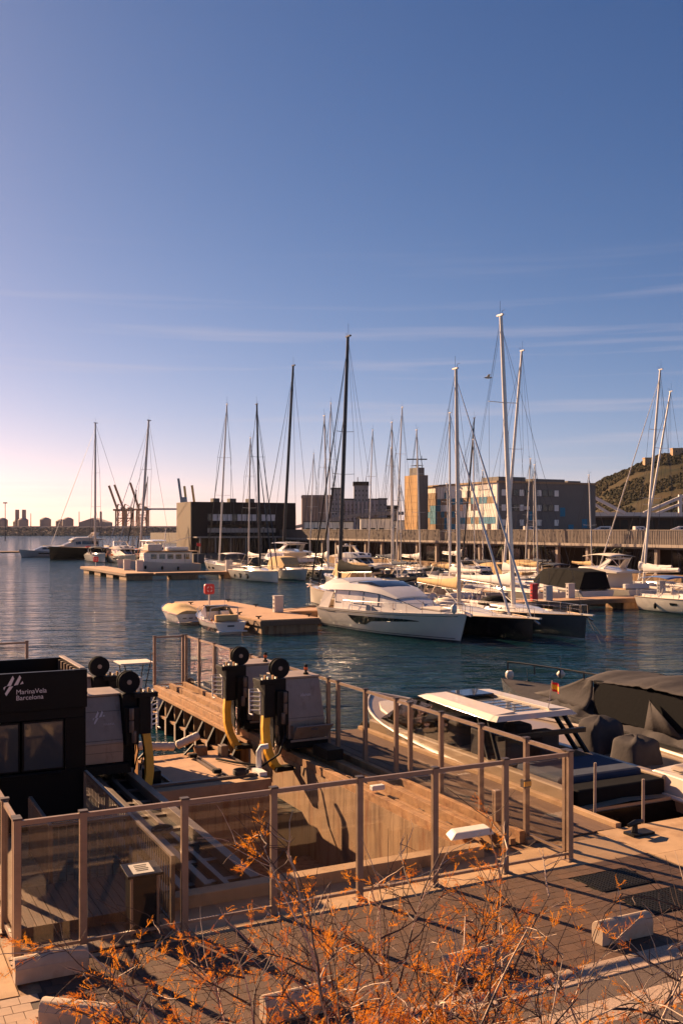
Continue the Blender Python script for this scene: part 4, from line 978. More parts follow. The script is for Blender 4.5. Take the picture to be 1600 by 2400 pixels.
# ---------------------------------------------------------------- the big white motor yacht
def main_yacht():
    L, B = 14.6, 4.4; rz = TOC + R(7)
    t = thing('motor_yacht', 'large white motor yacht with a stepped black hull window in the middle of the basin', 'motor yacht', Q(23.05, 47.2, 0), rz)
    h = Hull(L, B, 1.5, 1.85, tr=.9, rake=.9, full=2.7, mid=.46, kb=.24, bowflare=.85, draft=.6); hl = h.build(t, 'gelcoat', 'gelcoat', 'boot_stripe', 26, 10)
    for sd in (1, -1):
        mb = MB(); n = 18; a0, a1 = .30, .80
        zt = lambda q: lerp(1.16, 1.3, (q - .3) / .5) - .08 * max(0, (q - .68) / .12) ** 2
        zb = lambda q: .58 + .0 * q if q < .44 else lerp(.58, .88, (q - .44) / .05) if q < .49 else lerp(.88, 1.18, (q - .49) / .31)
        g0, g1 = [], []
        for i in range(n + 1):
            q = lerp(a0, a1, i / n); b_ = lerp(zt(q) - .02, zb(q), min(1, (q - a0) / .05)); g0.append(h.pt(q, h.k_of(q, b_), sd, .014)); g1.append(h.pt(q, h.k_of(q, zt(q)), sd, .014))
        MB().sheet([g0, g1]).build('hull_window', 'dark_glass', hl)
        mb = MB(); h.strip(mb, .10, .19, 1.22, 1.27, sd, .014, 3); mb.build('vent_slot', 'dark_glass', hl)
        mb = MB(); h.strip(mb, 0, .97, .16, .20, sd, .012, 14); mb.build('pinstripe', 'boot_stripe', hl)
        mb = MB(); h.strip(mb, .02, .97, lambda q: h.sheer(q) - .2, lambda q: h.sheer(q) - .16, sd, .03, 14); mb.build('rub_rail', 'chrome', hl)
    z = 1.5
    st = [(-5.0, 1.9, 1.75, z - .02, z + 1.40), (-2, 1.95, 1.72, z, z + 1.46), (.4, 1.85, 1.6, z, z + 1.34), (1.9, 1.7, 1.42, z + .02, z + 1.04), (4.2, 1.3, 1.0, z + .12, z + .42), (6.0, .6, .35, z + .22, z + .34)]
    hs = house(MB(), st).build('deckhouse', 'gelcoat', t, smooth=25)
    for sd in (1, -1):
        mb = MB(); side_win(mb, st, -4.85, 2.6, .30, .97, sd, .008, (0, -.2), 14); mb.build('window_frame', 'dark_glass', hs)
        for a, b, m_ in ((-4.75, -3.1, 'blind_white'), (-3.0, -1.35, 'blind_white'), (-1.25, .35, 'blind_white'), (.5, 2.4, 'blind_white')):
            mb = MB(); side_win(mb, st, a, b, .36, .93, sd, .016, (0, -.12)); mb.build('side_window', m_, hs)
        mb = MB(); side_win(mb, st, -.9, .6, .06, .3, sd, .016, (0, -.8)); mb.build('side_vent', 'dark_glass', hs)
    mb = MB(); front_win(mb, st, 3, -1, 1, .0, 1, .012); mb.build('screen_frame', 'dark_glass', hs)
    mb = MB(); front_win(mb, st, 3, -.95, -.02, .05, .95, .024); ws = mb.build('windscreen', 'blind_white', hs); mb = MB(); front_win(mb, st, 3, .02, .95, .05, .95, .024); mb.build('windscreen', 'blind_white', hs)
    for y in (-.5, .35):
        MB().bar((4.05, y, z + .50), (3.1, y + .55, z + .86), .03, .03).build('wiper', 'black_paint', ws)
    # roof wing: long sweeping slab over the aft cockpit
    zf = z + 1.44
    rf = [(-7.3, 1.75, 1.6, zf + .02, zf + .12), (-6.2, 1.95, 1.85, zf - .12, zf + .25), (-3.2, 2.0, 1.85, zf - .02, zf + .46), (-1.2, 1.95, 1.75, zf, zf + .44), (.6, 1.75, 1.55, zf - .12, zf + .2), (2.1, 1.5, 1.3, zf - .4, zf - .34)]
    fb_ = house(MB(), rf).build('flybridge', 'gelcoat', t, smooth=25)
    fs_ = [(-6.9, 1.5, 1.4, zf + .2, zf + .32), (-5.5, 1.72, 1.65, zf + .2, zf + .66), (-4.2, 1.75, 1.66, zf + .35, zf + .7), (-3.4, 1.7, 1.6, zf + .4, zf + .52)]
    house(MB(), fs_).build('fly_wing', 'gelcoat', fb_, smooth=25)
    sc = [(-2.4, 1.6, 1.5, zf + .35, zf + .56), (-.9, 1.55, 1.4, zf + .35, zf + .62), (.2, 1.35, 1.2, zf + .2, zf + .3)]
    house(MB(), sc).build('fly_screen', 'dark_glass', fb_, smooth=25)
    # aft glass bulwark and cockpit
    for sd in (1, -1):
        MB().hexa([(-7.0, sd * 1.95, z - .02), (-5.7, sd * 1.95, z - .02), (-5.7, sd * 1.88, z - .02), (-7.0, sd * 1.88, z - .02)], [(-6.2, sd * 1.9, z + 1.25), (-5.0, sd * 1.86, z + 1.3), (-5.0, sd * 1.8, z + 1.3), (-6.2, sd * 1.84, z + 1.25)]).build('aft_screen', 'cover_white', t)
    MB().box(-7.3, -5.05, -1.8, 1.8, z - .03, z + .02).build('cockpit_sole', 'teak', t)
    MB().box(-7.2, -6.5, -1.7, 1.7, z + .03, z + .5).build('aft_seat', 'canvas_cream', t, bevel=.05)
    MB().box(-8.1, -7.31, -1.9, 1.9, .3, .42).build('swim_platform', 'teak', t, bevel=.03)
    MB().hexa([(3.9, -.85, z + .48), (5.6, -.5, z + .38), (5.6, .5, z + .38), (3.9, .85, z + .48)], [(3.9, -.8, z + .6), (5.6, -.45, z + .5), (5.6, .45, z + .5), (3.9, .8, z + .6)]).build('sun_pad', 'canvas_cream', t, bevel=.04)
    for sd in (1, -1): rail(t, [h.pt(.26 + .72 * i / 9, 1, sd, -.1) for i in range(10)], .62, 1, 'chrome', .018)
    rail(t, [h.pt(.98, 1, 1, -.1), h.pt(1, 1, 1, 0) + Vector((.25, 0, 0)), h.pt(.98, 1, -1, -.1)], .62, 1, 'chrome', .018)
    b = h.pt(1, 1); MB().bar((b.x - .2, 0, b.z + .05), (b.x + .45, 0, b.z - .08), .16, .16).build('anchor', 'chrome', t)
    fender(t, b.x - .6, -.6, b.z + .3, 'gelcoat', .2, .6)
    for i in range(2): fender(t, -7.65, -1.2 + 1.3 * i, .75, 'canvas_cream', .34, .75)
    MB().tube([(-6.8, -2.1, 1.66), (-8.5, -3.4, 1.2), (-9.6, -4.4, 1.05)], .02, 4).build('mooring_line', 'rope', t)
    MB().tube([(-6.9, 2.1, 1.66), (-8.8, 1.6, 1.2), (-9.6, 1.5, 1.05)], .02, 4).build('mooring_line', 'rope', t)
main_yacht()
# ---------------------------------------------------------------- near side of the long arm
sailboat('sailing_yacht', 'black hulled sailing yacht with tan sail cover beside the white motor yacht', 27.7, 45.4, TOC, 15.6, 4.1, 'hull_black', 1.3, 1.55, mast=(1068, 865), xm=-.7, near=True, H=18, mastm='mast_alu', r=.15, boom=5.6, cover='canvas_tan', furl='mast_white', inner=True, fr=.09, spread=(.44,), stripe='boot_stripe', hood='canvas_cream', bowsprit=True, windows=0)
t, h = sailboat('sailing_yacht', 'dark grey hulled sailing yacht with the tallest white mast', 32.0, 45.4, TOC, 15.6, 4.3, 'hull_grey', 1.35, 1.6, mast=(1173, 740), xm=-.1, near=True, H=21, r=.17, boom=7.4, cover='cover_white', spread=(.7,), stripe='cover_white', hood='canvas_dark', bowsprit=True, windows=1)
for sd in (1, -1):
    b = h.pt(.985, 1); MB().tube([b + Vector((0, 0, .1)), Vector((b.x + 2.6, sd * .3 - .5, 0))], .018, 4).build('mooring_line', 'rope_dark', t)
    p = h.pt(.62, 1, sd); MB().tube([p, Vector((p.x + .1, p.y * 1.05, .1))], .02, 4).build('hanging_line', 'rope', t)
sailboat('sailing_yacht', 'white yacht stern with dark fender at the right edge, bow out of view', 53.8, 48.3, TOC, 13, 4, 'gelcoat', 1.25, 1.45, near=True, fend=2, windows=3, bimini='canvas_blue')
# ---------------------------------------------------------------- far side of the long arm (bows away)
sailboat('sailing_yacht', 'white sailing yacht with the tall black mast, its bow behind the motor yacht', 30.0, 68.6, TOV, 15.8, 4.4, 'gelcoat_cream', 1.5, 1.75, mast=(815, 790), xm=1.5, H=24, mastm='mast_black', r=.2, boom=6.5, boomm='mast_black', cover='canvas_dark', furl='mast_black', fr=.09, inner=True, spread=(.3, .45, .62), near=True, fend=1, fendside=1, bowsprit=True, windows=2)
cruiser('motor_cruiser', 'white cruiser with a black bimini behind the white motor yacht roof', 34.2, 66.5, TOV, 11, 3.7, bim='canvas_dark')
cruiser('motor_cruiser', 'cream cruiser with long pale bimini left of the tan sail cover', 38.2, 66.8, TOV, 12, 3.8, topm='gelcoat_cream', bim='canvas_cream')
sailboat('sailing_yacht', 'blue grey sailing yacht with thin pale mast and upright rolled sail', 42.0, 69, TOV, 13.5, 4, 'hull_blue_grey', 1.4, 1.6, mast=(1053, 968), H=13, r=.1, boom=5.2, xm=.6, spread=(.55,))
sailboat('sailing_yacht', 'cream decked sailing yacht carrying the second tallest white mast', 48.0, 68.6, TOV, 14.5, 4.2, 'gelcoat_cream', 1.3, 1.5, mast=(1222, 823), H=19, r=.15, boom=5.5, xm=.6, spread=(.33, .58))
cruiser('motor_cruiser', 'long white cruiser with a large black canopy over its stern', 53.3, 68.3, TOV, 14.5, 4.4, fs=1.35, fb=1.9, canopy='canvas_dark', arch=False, cat='motor yacht')
motor_fly('motor_yacht', 'white flybridge yacht with a pale bimini right of the black canopy', 59.0, 68, TOV, 14, 4.3, hard=False, bim='canvas_cream')
sailboat('sailing_yacht', 'white sailing yacht carrying the right hand pale mast near the frame edge', 64.6, 68, TOV, 13.5, 4.1, 'gelcoat', mast=(1546, 867), H=18, r=.14, boom=5, xm=-1.0, spread=(.4, .72), furl='cover_white')
sailboat('sailing_yacht', 'sailing yacht at the right edge with the shorter rightmost mast', 69.6, 70.5, TOV, 13.5, 4.1, 'gelcoat', mast=(1570, 918), H=18, r=.12, boom=5, xm=2.6, spread=(.4, .7))
# ---------------------------------------------------------------- the middle arm, packed with smaller boats
def small_row():
    rr = random.Random(4)
    kinds = ['white cruiser with navy bimini', 'cream cruiser with pale bimini', 'white cruiser under a tan canopy', 'white flybridge boat', 'white cruiser with black bimini', 'silver hulled cruiser']
    posn = 'first second third fourth fifth sixth seventh eighth'.split()
    for row, (vc, rz, side) in enumerate(((85.6, TOC, 'near'), (98.4, TOV, 'far'))):
        for i in range(8):
            u = 43.5 + i * 4.25 + row * 1.1; k = (i * 5 + row * 2) % 6; L = rr.uniform(9.5, 11.5); lb = '%s, %s from left, %s side of middle arm' % (kinds[k], posn[i], side)
            if i in (2, 5, 7):
                b_ = Q(u, vc, 1.3); H_ = rr.uniform(12, 16); lb = 'white yacht with %s cover, %s from left, %s side of middle arm' % (('tan', 'navy')[row], posn[i], side)
                sailboat('sailing_yacht', lb, u, vc, rz, L + .8, 3.4, 'gelcoat', mast=(800 + F * b_.x / b_.y - 4, HZ - (H_ - CAMZ) * F / b_.y), H=13, r=.085, boom=3.8, cover=('canvas_tan', 'canvas_navy')[row], spread=(.5,), xm=.3, group='boats on the middle arm')
            elif k == 3: motor_fly('motor_yacht', lb, u, vc, rz, L + 1, 3.6, fs=1.2, fb=1.7, hard=False, group='boats on the middle arm')
            else: cruiser('motor_cruiser', lb, u, vc, rz, L, 3.5, hullm='hull_silver' if k == 5 else 'gelcoat', topm='gelcoat_cream' if k == 1 else 'gelcoat', fs=1.1, fb=1.6, bim=(None, 'canvas_navy', 'canvas_cream', None, None, 'canvas_dark', None)[k + 1] if k != 2 else None, canopy='canvas_tan' if k == 2 else None, group='boats on the middle arm')
    for u, top, l in ((50.4, (916, 1050), 'thin masted white yacht with navy cover, leftmost on the middle arm'), (63.2, (1108, 1030), 'thin masted white yacht with navy cover behind the tan sail cover'), (71.5, (1242, 1075), 'thin masted white yacht with navy cover right of the tallest mast')):
        sailboat('sailing_yacht', l, u + 1.4, 98.5, TOV, 10.5, 3.3, 'gelcoat', mast=top, H=13, r=.09, boom=3.8, cover='canvas_navy', spread=(.5,), xm=.3, group='boats on the middle arm')
small_row()
# ---------------------------------------------------------------- far arm, near side (bows to the camera)
sailboat('sailing_yacht', 'white sloop with slender black mast and dark fenders on the far arm', 41.0, 118.2, TOC, 14.6, 4.3, 'gelcoat', 1.35, 1.6, mast=(602, 948), xm=.9, H=22, mastm='mast_black', r=.17, spread=(.36, .68), fend=3, furl='mast_black', inner=True, fr=.09, windows=2, near=True, hood='canvas_dark')
cruiser('motor_cruiser', 'cream cruiser with tan canopy between two white sloops on the far arm', 46.8, 120, TOC, 11, 3.7, topm='gelcoat_cream', canopy='canvas_tan', fs=1.2, fb=1.7)
sailboat('sailing_yacht', 'white cruising yacht with a row of dark fenders and cream bimini', 51.9, 118.3, TOC, 14, 4.2, 'gelcoat', 1.3, 1.55, mast=(760, 975), xm=.4, H=21, r=.14, boom=5.5, spread=(.36, .66), fend=4, windows=2, bimini='canvas_cream', near=True)
motor_fly('motor_yacht', 'white flybridge yacht with sunlit arch in the middle of the far arm', 57.6, 119.5, TOC, 16, 4.7, hard=False)
sailboat('sailing_yacht', 'pale masted yacht with blue boom awning right of the sunlit arch', 62.9, 118.5, TOC, 13.5, 4.1, 'gelcoat', mast=(918, 990), H=19, r=.13, boom=5.4, cover='canvas_navy', xm=.5, spread=(.4, .7), bimini='canvas_navy')
sailboat('sailing_yacht', 'white yacht whose slim mast stands before the control tower', 67.6, 118.5, TOC, 13.5, 4.1, 'gelcoat', mast=(976, 1008), H=19, r=.13, boom=5.4, xm=.5, spread=(.4, .68))
sailboat('sailing_yacht', 'dark hulled yacht with a thin black mast right of the tan sail cover', 72.6, 114.5, TOC, 14, 4.2, 'hull_blue_grey', 1.5, 1.8, mast=(1111, 980), H=20, mastm='mast_black', r=.13, boom=5.4, xm=.5, spread=(.45,))
# ---------------------------------------------------------------- far arm, far side (bows away)
sailboat('sailing_yacht', 'white motor sailer with tall wheelhouse and pale mast left of the white sloop', 42.8, 138.5, TOV, 15, 4.5, 'gelcoat', 1.7, 2.3, mast=(532, 948), xm=1.0, H=24, r=.15, spread=(.42, .66), roofm='gelcoat', fend=1, fendside=1, bowsprit=True, bimini='cover_white', furl='mast_black')
sailboat('sailing_yacht', 'yacht behind the white sloop showing a shorter pale mast', 47.4, 138, TOV, 13, 4, 'gelcoat', mast=(587, 1027), H=19, r=.13, xm=.4, spread=(.45, .7), boom=5)
motor_fly('motor_yacht', 'big dark hulled yacht with white hardtop and pale deck behind the sloops', 54.0, 140, TOV, 21, 5.4, 'hull_black', fs=2.0, fb=2.7, ks=.62)
sailboat('sailing_yacht', 'yacht with a very slim mast left of the tall black mast', 61.8, 138, TOV, 13, 4, 'gelcoat', mast=(775, 945), H=20, r=.11, xm=.4, spread=(.4, .65))
sailboat('sailing_yacht', 'yacht with a hair thin mast right of the tall black mast', 69.4, 138, TOV, 12, 3.8, 'gelcoat', mast=(873, 1008), H=18, r=.1, xm=.4, spread=(.4, .65))
sailboat('sailing_yacht', 'yacht flying a burgee on a pale mast left of the control tower', 74.6, 137.5, TOV, 14, 4, 'gelcoat', mast=(942, 955), H=20, r=.14, xm=.4, spread=(.4, .7))
sailboat('sailing_yacht', 'large yacht behind the dark building front with a thick black mast', 65.2, 165, TOV, 26, 6.2, 'hull_black', 2.0, 2.4, mast=(687, 858), H=34, mastm='mast_black', r=.3, xm=.6, spread=(), furl='mast_black')
sailboat('sailing_yacht', 'distant yacht with a short thin mast left of the silos', 67.5, 158, TOV, 12, 3.8, 'gelcoat', mast=(735, 1063), H=16, r=.09, xm=.4, spread=(.5,))
# ---------------------------------------------------------------- left part of the basin
def trawler():
    L, B = 13.5, 4.4; t = thing('trawler_yacht', 'white trawler yacht with square wheelhouse windows beside the far pontoon head', 'trawler', Q(35.6, 149, 0), TOL)
    h = Hull(L, B, 1.5, 2.4, tr=.85, rake=.6, full=2.3, mid=.42, kb=.25, bowflare=.8); h.build(t, 'gelcoat', 'teak', 'boot_stripe')
    z = 1.4; st = [(-5.2, 1.7, 1.65, z, z + 2.0), (2.2, 1.7, 1.6, z + .1, z + 2.05), (2.9, 1.4, 1.2, z + .2, z + 1.95)]
    hs = house(MB(), st).build('deckhouse', 'gelcoat', t)
    for sd in (1, -1):
        for i in range(5):
            a = -4.8 + i * 1.4; mb = MB(); side_win(mb, st, a, a + 1.0, .45, .85, sd, .016); mb.build('side_window', 'dark_glass', hs)
    MB().box(-6.4, 2.6, -1.95, 1.95, z + 2.12, z + 2.24).build('boat_deck', 'teak', t)
    for x in (-6.2, -4):
        for sd in (1, -1): MB().tube([(x, sd * 1.85, 1.5), (x, sd * 1.85, z + 2.12)], .05, 6).build('post', 'gelcoat', t)
    MB().box(-.2, 2.2, -1.4, 1.4, z + 2.25, z + 3.4).build('fly_cover', 'canvas_cream', t, bevel=.15); MB().box(-4.8, -1.2, -1.3, 1.3, z + 2.25, z + 2.9).build('tender', 'gelcoat', t, bevel=.25)
    m_ = MB().tube([(-.9, 0, z + 2.2), (-1.2, 0, z + 6.0)], [.11, .06], 6).build('mast', 'mast_white', t)
    MB().tube([(-1, 0, z + 3.4), (-5.5, 0, z + 4.6)], .05, 6).build('derrick', 'mast_white', m_)
    rail(t, [h.pt(.5 + .48 * i / 6, 1, sd, -.08) for sd in (1,) for i in range(7)], .7, 1); rail(t, [h.pt(.5 + .48 * i / 6, 1, -1, -.08) for i in range(7)], .7, 1)
    flag(t, (-6.4, 0, z + 2.2), .9, ('flag_red', 'flag_red', 'flag_red'), 1.4)
    for i in range(3): p = h.pt(.3 + .2 * i, .6, 1, .15); fender(t, p.x, p.y, p.z, 'rubber', .18, .6)
trawler()
motor_fly('motor_yacht', 'white flybridge yacht with dark wraparound glass behind the trawler', 43.5, 176, TOC, 16, 5, hard=True)
motor_fly('motor_yacht', 'white yacht with dark wraparound windows left of the dark building', 47.2, 192, TOC, 17, 5, hard=True, ks=.9)
motor_fly('motor_yacht', 'cream yacht moored below the tall grey mast before the cranes', 43.0, 200, TOC, 17, 5, hullm='gelcoat_cream', topm='gelcoat_cream', hard=False, ks=.9)
cruiser('motor_cruiser', 'white cruiser with navy bimini left of the cream yacht by the tall grey mast', 40.0, 212, TOC, 13, 4, bim='canvas_navy', fs=1.4, fb=2.0)
motor_fly('motor_yacht', 'large white yacht with long deckhouse behind the black sailing yacht', 46.3, 262, TOL + R(8), 19, 5.4, fs=2.2, fb=3.0, fly=True, hard=False, hullm='gelcoat_cream', topm='gelcoat_cream')
motor_fly('motor_yacht', 'low grey white yacht moored at the far left pontoon', 36.6, 257, TOL + R(4), 13, 4.2, fly=False, hullm='hull_silver', topm='gelcoat')
sailboat('sailing_yacht', 'black hulled classic yacht with raked pale mast at far left', 44.3, 234, TOL + R(24), 26, 6.2, 'hull_black', 2.3, 3.2, mast=(224, 992), xm=.0, H=28, mastm='mast_alu', r=.26, spread=(.33, .6), deckm='teak', roofm='gelcoat', bowsprit=True, furl='mast_alu')
sailboat('sailing_yacht', 'grey hulled yacht with tall mast and double forestays before the cranes', 50.8, 216, TOL + R(40), 26, 6, 'hull_blue_grey', 2.2, 2.9, mast=(349, 986), xm=.2, H=28, mastm='mast_alu', r=.3, spread=(.33, .62), roofm='gelcoat', furl='mast_alu', inner=True)
sailboat('sailing_yacht', 'small ketch showing a short dark mast beside the tall grey mast', 52.6, 226, TOL + R(60), 13, 4, 'gelcoat', 1.4, 1.7, mast=(347, 1118), xm=.2, H=14, mastm='mast_black', r=.14, spread=(.5,))
sailboat('sailing_yacht', 'small yacht with blue cover and a short dark mast left of the tall grey mast', 49, 222, TOL + R(50), 13, 4, 'gelcoat', 1.4, 1.7, mast=(320, 1150), xm=.2, H=12, mastm='mast_black', r=.14, spread=(.5,), cover='canvas_blue', boom=5)
cruiser('pilot_boat', 'small orange workboat moored behind the trawler', 44.8, 205, TOL + R(30), 9, 3.2, hullm='orange_paint', topm='orange_paint', fs=1.3, fb=1.9)
# ---------------------------------------------------------------- two small boats at the near pontoon head
def runabout(label, u, v, rz, L, B, covered, cat='motorboat'):
    t = thing('sport_boat', label, cat, Q(u, v, 0), rz, 'small boats at the near pontoon head')
    h = Hull(L, B, .8, 1.15, tr=.9, rake=.7, full=2.2, mid=.42, kb=.3, bowflare=1.1, draft=.35); hl = h.build(t, 'gelcoat', 'gelcoat', 'cover_white')
    for sd in (1, -1):
        mb = MB(); h.strip(mb, .0, .9, .12, .42, sd, .012, 10)
        if not covered: mb.build('hull_band', 'hull_black', hl)
        mb = MB().tube([h.pt(1 - (1 - i / 12) ** 1.25, 1, sd, .01) for i in range(13)], .03, 5); mb.build('rub_rail', 'chrome', hl)
    MB().box(-L / 2 - .45, -L / 2 - .01, -B * .42, B * .42, .16, .26).build('swim_platform', 'chrome' if covered else 'gelcoat', t, bevel=.03)
    if covered:
        n = 12; rings = []
        for i in range(n + 1):
            q = i / n; tt = .02 + .86 * q; w = h.half(tt) * 1.02; zz = h.sheer(tt)
            hh = .18 + .42 * math.exp(-((q - .42) / .3) ** 2) + .05 * math.sin(i * 2.1)
            rings.append([(-L / 2 + L * tt, w * y, zz - .06 + (hh + .06) * (1 - abs(y) ** 2.4) + .02 * math.sin(i * 1.7 + y * 5)) for y in (-1, -.8, -.5, -.2, .2, .5, .8, 1)])
        MB().loft(rings, False, True).build('boat_cover', 'canvas_tan', t, smooth=50)
        for k in range(3): MB().box(-L / 2 - .03, -L / 2 - .005, -.7 + .5 * k, -.4 + .5 * k, .45, .52).build('vent', 'boot_stripe', hl)
    else:
        z = .85; st = [(-.3, 1.0, .85, z, z + .5), (.8, .9, .7, z + .02, z + .42), (2.0, .45, .3, z + .16, z + .26)]
        c = house(MB(), st).build('cabin', 'gelcoat', t, smooth=30)
        for sd in (1, -1):
            mb = MB(); side_win(mb, st, -.1, 1.0, .3, .8, sd); mb.build('side_window', 'dark_glass', c)
            MB().sheet([[(-1.3, sd * 1.08, z + .1), (.3, sd * .98, z + .4)], [(-.6, sd * .9, z + .75), (-.15, sd * .86, z + .95)]]).build('side_screen', 'screen_glass', t, solid=.01)
        MB().sheet([[(.45, y * .9, z + .46) for y in (-1, -.4, .4, 1)], [(-.15, y * .86, z + .95) for y in (-1, -.4, .4, 1)]]).build('windscreen', 'screen_glass', t, solid=.012)
        MB().tube([(.45, -.9, z + .46), (-.15, -.86, z + .95), (-.15, .86, z + .95), (.45, .9, z + .46)], .025, 5).build('screen_frame', 'chrome', t)
        MB().tube([(-1.7, 1.1, z), (-1.9, 1.0, z + .9), (-1.95, 0, z + 1.05), (-1.9, -1.0, z + .9), (-1.7, -1.1, z)], .05, 6).build('arch', 'gelcoat', t, smooth=40)
        MB().box(-2.6, -.5, -.85, .85, z - .08, z - .02).build('cockpit_sole', 'teak', t)
        MB().box(-2.5, -2.0, -.8, .8, z, z + .42).build('aft_seat', 'canvas_tan', t, bevel=.06); MB().box(-1.0, -.6, -.7, -.1, z, z + .6).build('helm_seat', 'gelcoat', t, bevel=.06); MB().box(-.45, -.2, -.75, -.15, z, z + .65).build('console', 'black_paint', t, bevel=.04)
        MB().box(-L / 2 - .012, -L / 2 - .002, -.25, .25, .5, .62).build('name_plate', 'boot_stripe', hl)
        MB().lathe([(.05, 0), (.09, .05), (.09, .14), (.05, .18)], 8, (-2.4, 1.12, z + .02)).build('lamp', 'orange_paint', t)
        MB().tube([(-1.9, 0, z + 1.05), (-1.95, 0, z + 2.2)], .015, 4).build('antenna', 'gelcoat', t)
        rail(t, [h.pt(.62 + .35 * i / 4, 1, sd, -.08) for sd in (1,) for i in range(5)], .35); rail(t, [h.pt(.62 + .35 * i / 4, 1, -1, -.08) for i in range(5)], .35)
runabout('small white runabout under a tan cover at the left of the pontoon head', 12.0, 62.5, TOV, 6.2, 2.4, True)
runabout('small white sport cruiser with open cockpit beside the pontoon head', 12.3, 54.5, TOV, 6.4, 2.5, False)
# ---------------------------------------------------------------- tender and covered boats below the side fence
def tender():
    L, B = 12.4, 3.5; rz = TOV; t = thing('tender', 'beige open tender with a wide flat hardtop moored along the walkway', 'tender', Q(4.15, 9.1, 0), rz)
    h = Hull(L, B, 1.05, 1.75, tr=.95, rake=.25, full=3.0, mid=.5, kb=.22, bowflare=.6); hl = h.build(t, 'gelcoat_beige', 'gelcoat_beige', 'boot_stripe')
    for sd in (1, -1):
        MB().tube([h.pt(1 - (1 - i / 16) ** 1.25, .82, sd, .02) for i in range(17)], .05, 6).build('rub_rail', 'rubber', hl, smooth=True)
        MB().tube([h.pt(1 - (1 - i / 16) ** 1.25, 1, sd, .0) for i in range(17)], .04, 6).build('gunwale', 'gelcoat_cream', hl, smooth=True)
        mb = MB(); h.strip(mb, .02, .9, .28, .36, sd, .015, 12); mb.build('hull_line', 'gelcoat_cream', hl)
        fender(t, h.pt(.86, 1, sd).x, h.pt(.86, 1, sd).y + sd * .14, .85, 'canvas_dark', .17, .7)
    z = 1.02
    # inside: cockpit well, seats, console and big raked windscreen
    MB().box(-5.6, 3.2, -1.42, 1.42, z - .02, z + .03).build('cockpit_sole', 'teak', t)
    for sd in (1, -1):
        MB().box(-5.8, 3.6, sd * 1.45 - .12, sd * 1.45 + .12, z, z + .42).build('coaming', 'gelcoat_beige', t, bevel=.04)
        for i in range(3): MB().box(-2.6 + i * 1.15, -2.0 + i * 1.15, sd * .55 - .3, sd * .55 + .3, z + .03, z + .95).build('seat', 'canvas_grey', t, bevel=.1)  # seat colour darkened to carry the shade under the hardtop
        MB().sheet([[(3.4, sd * 1.3, z + .42), (1.0, sd * 1.44, z + .42)], [(1.7, sd * 1.2, z + 1.32), (.2, sd * 1.34, z + 1.36)]]).build('side_screen', 'screen_glass', t, solid=.015)
    cons = MB().hexa([(.3, -1.2, z), (1.6, -1.2, z), (1.6, 1.2, z), (.3, 1.2, z)], [(.5, -1.1, z + .85), (1.5, -1.1, z + .7), (1.5, 1.1, z + .7), (.5, 1.1, z + .85)]).build('console', 'black_paint', t, bevel=.03)
    MB().tube([(.35, -.3 + .2 * math.cos(a), z + .95 + .2 * math.sin(a)) for a in [2 * math.pi * k / 12 for k in range(13)]], .02, 5).build('wheel', 'chrome', cons)
    MB().sheet([[(3.4, y * 1.3, z + .42) for y in (-1, 0, 1)], [(1.7, y * 1.2, z + 1.32) for y in (-1, 0, 1)]]).build('windscreen', 'screen_glass', t, solid=.015)
    st = [(2.2, 1.35, 1.15, z, z + .4), (4.2, 1.05, .8, z + .2, z + .6), (5.2, .5, .35, z + .4, z + .62)]
    house(MB(), st).build('foredeck_house', 'gelcoat_cream', t, smooth=30)
    # hardtop: four slabs round a long glazed opening, on paired raked struts
    zt = 2.5; ht = MB()
    for sd in (1, -1): ht.hexa([(-2.5, sd * 1.34, zt - .1), (1.0, sd * 1.2, zt - .05), (1.0, sd * .5, zt), (-2.5, sd * .55, zt)], [(-2.5, sd * 1.18, zt + .03), (.9, sd * 1.04, zt + .07), (.9, sd * .5, zt + .1), (-2.5, sd * .55, zt + .08)])
    ht.hexa([(.95, -1.2, zt - .05), (1.9, -.85, zt - .14), (1.9, .85, zt - .14), (.95, 1.2, zt - .05)], [(.85, -1.04, zt + .07), (1.6, -.72, zt - .04), (1.6, .72, zt - .04), (.85, 1.04, zt + .07)])
    ht.hexa([(-2.75, -1.3, zt - .1), (-2.45, -1.34, zt - .1), (-2.45, 1.34, zt - .1), (-2.75, 1.3, zt - .1)], [(-2.65, -1.16, zt + .02), (-2.4, -1.18, zt + .035), (-2.4, 1.18, zt + .035), (-2.65, 1.16, zt + .02)])
    ht = ht.build('hardtop', 'gelcoat_cream', t, bevel=.006)
    MB().box(-2.42, -.2, -.5, .5, zt + .0, zt + .03).build('roof_glass', 'tint_glass', ht); MB().box(-.1, .85, -.5, .5, zt + .06, zt + .13).build('sunroof', 'dark_glass', ht, bevel=.03)
    for k in range(5): MB().box(-2.2 + .4 * k, -2.18 + .4 * k, -.49, .49, zt + .031, zt + .045).build('glass_bar', 'gelcoat_cream', ht)
    for sd in (1, -1):
        for x in (-2.2, -1.75): MB().bar((x, sd * 1.18, zt - .08), (x - .9, sd * 1.42, z + .3), .09, .1).build('strut', 'black_paint', t, bevel=.01)
        for x in (.9,): MB().bar((x, sd * 1.05, zt - .05), (x + .4, sd * 1.32, z + .4), .07, .08).build('strut', 'black_paint', t, bevel=.01)
    MB().bar((-2.9, -1.4, z + 1.0), (-2.9, 1.4, z + 1.0), .12, .12).build('cross_bar', 'black_paint', t)
    # stern: sun bed; seat, platform and hull end blackened to paint the shadow
    MB().box(-5.2, -3.5, -1.25, 1.25, z + .03, z + .5).build('sun_bed', 'canvas_navy', t, bevel=.08); MB().box(-5.9, -5.3, -1.3, 1.3, z - .2, z + .38).build('stern_seat', 'canvas_dark', t, bevel=.05)
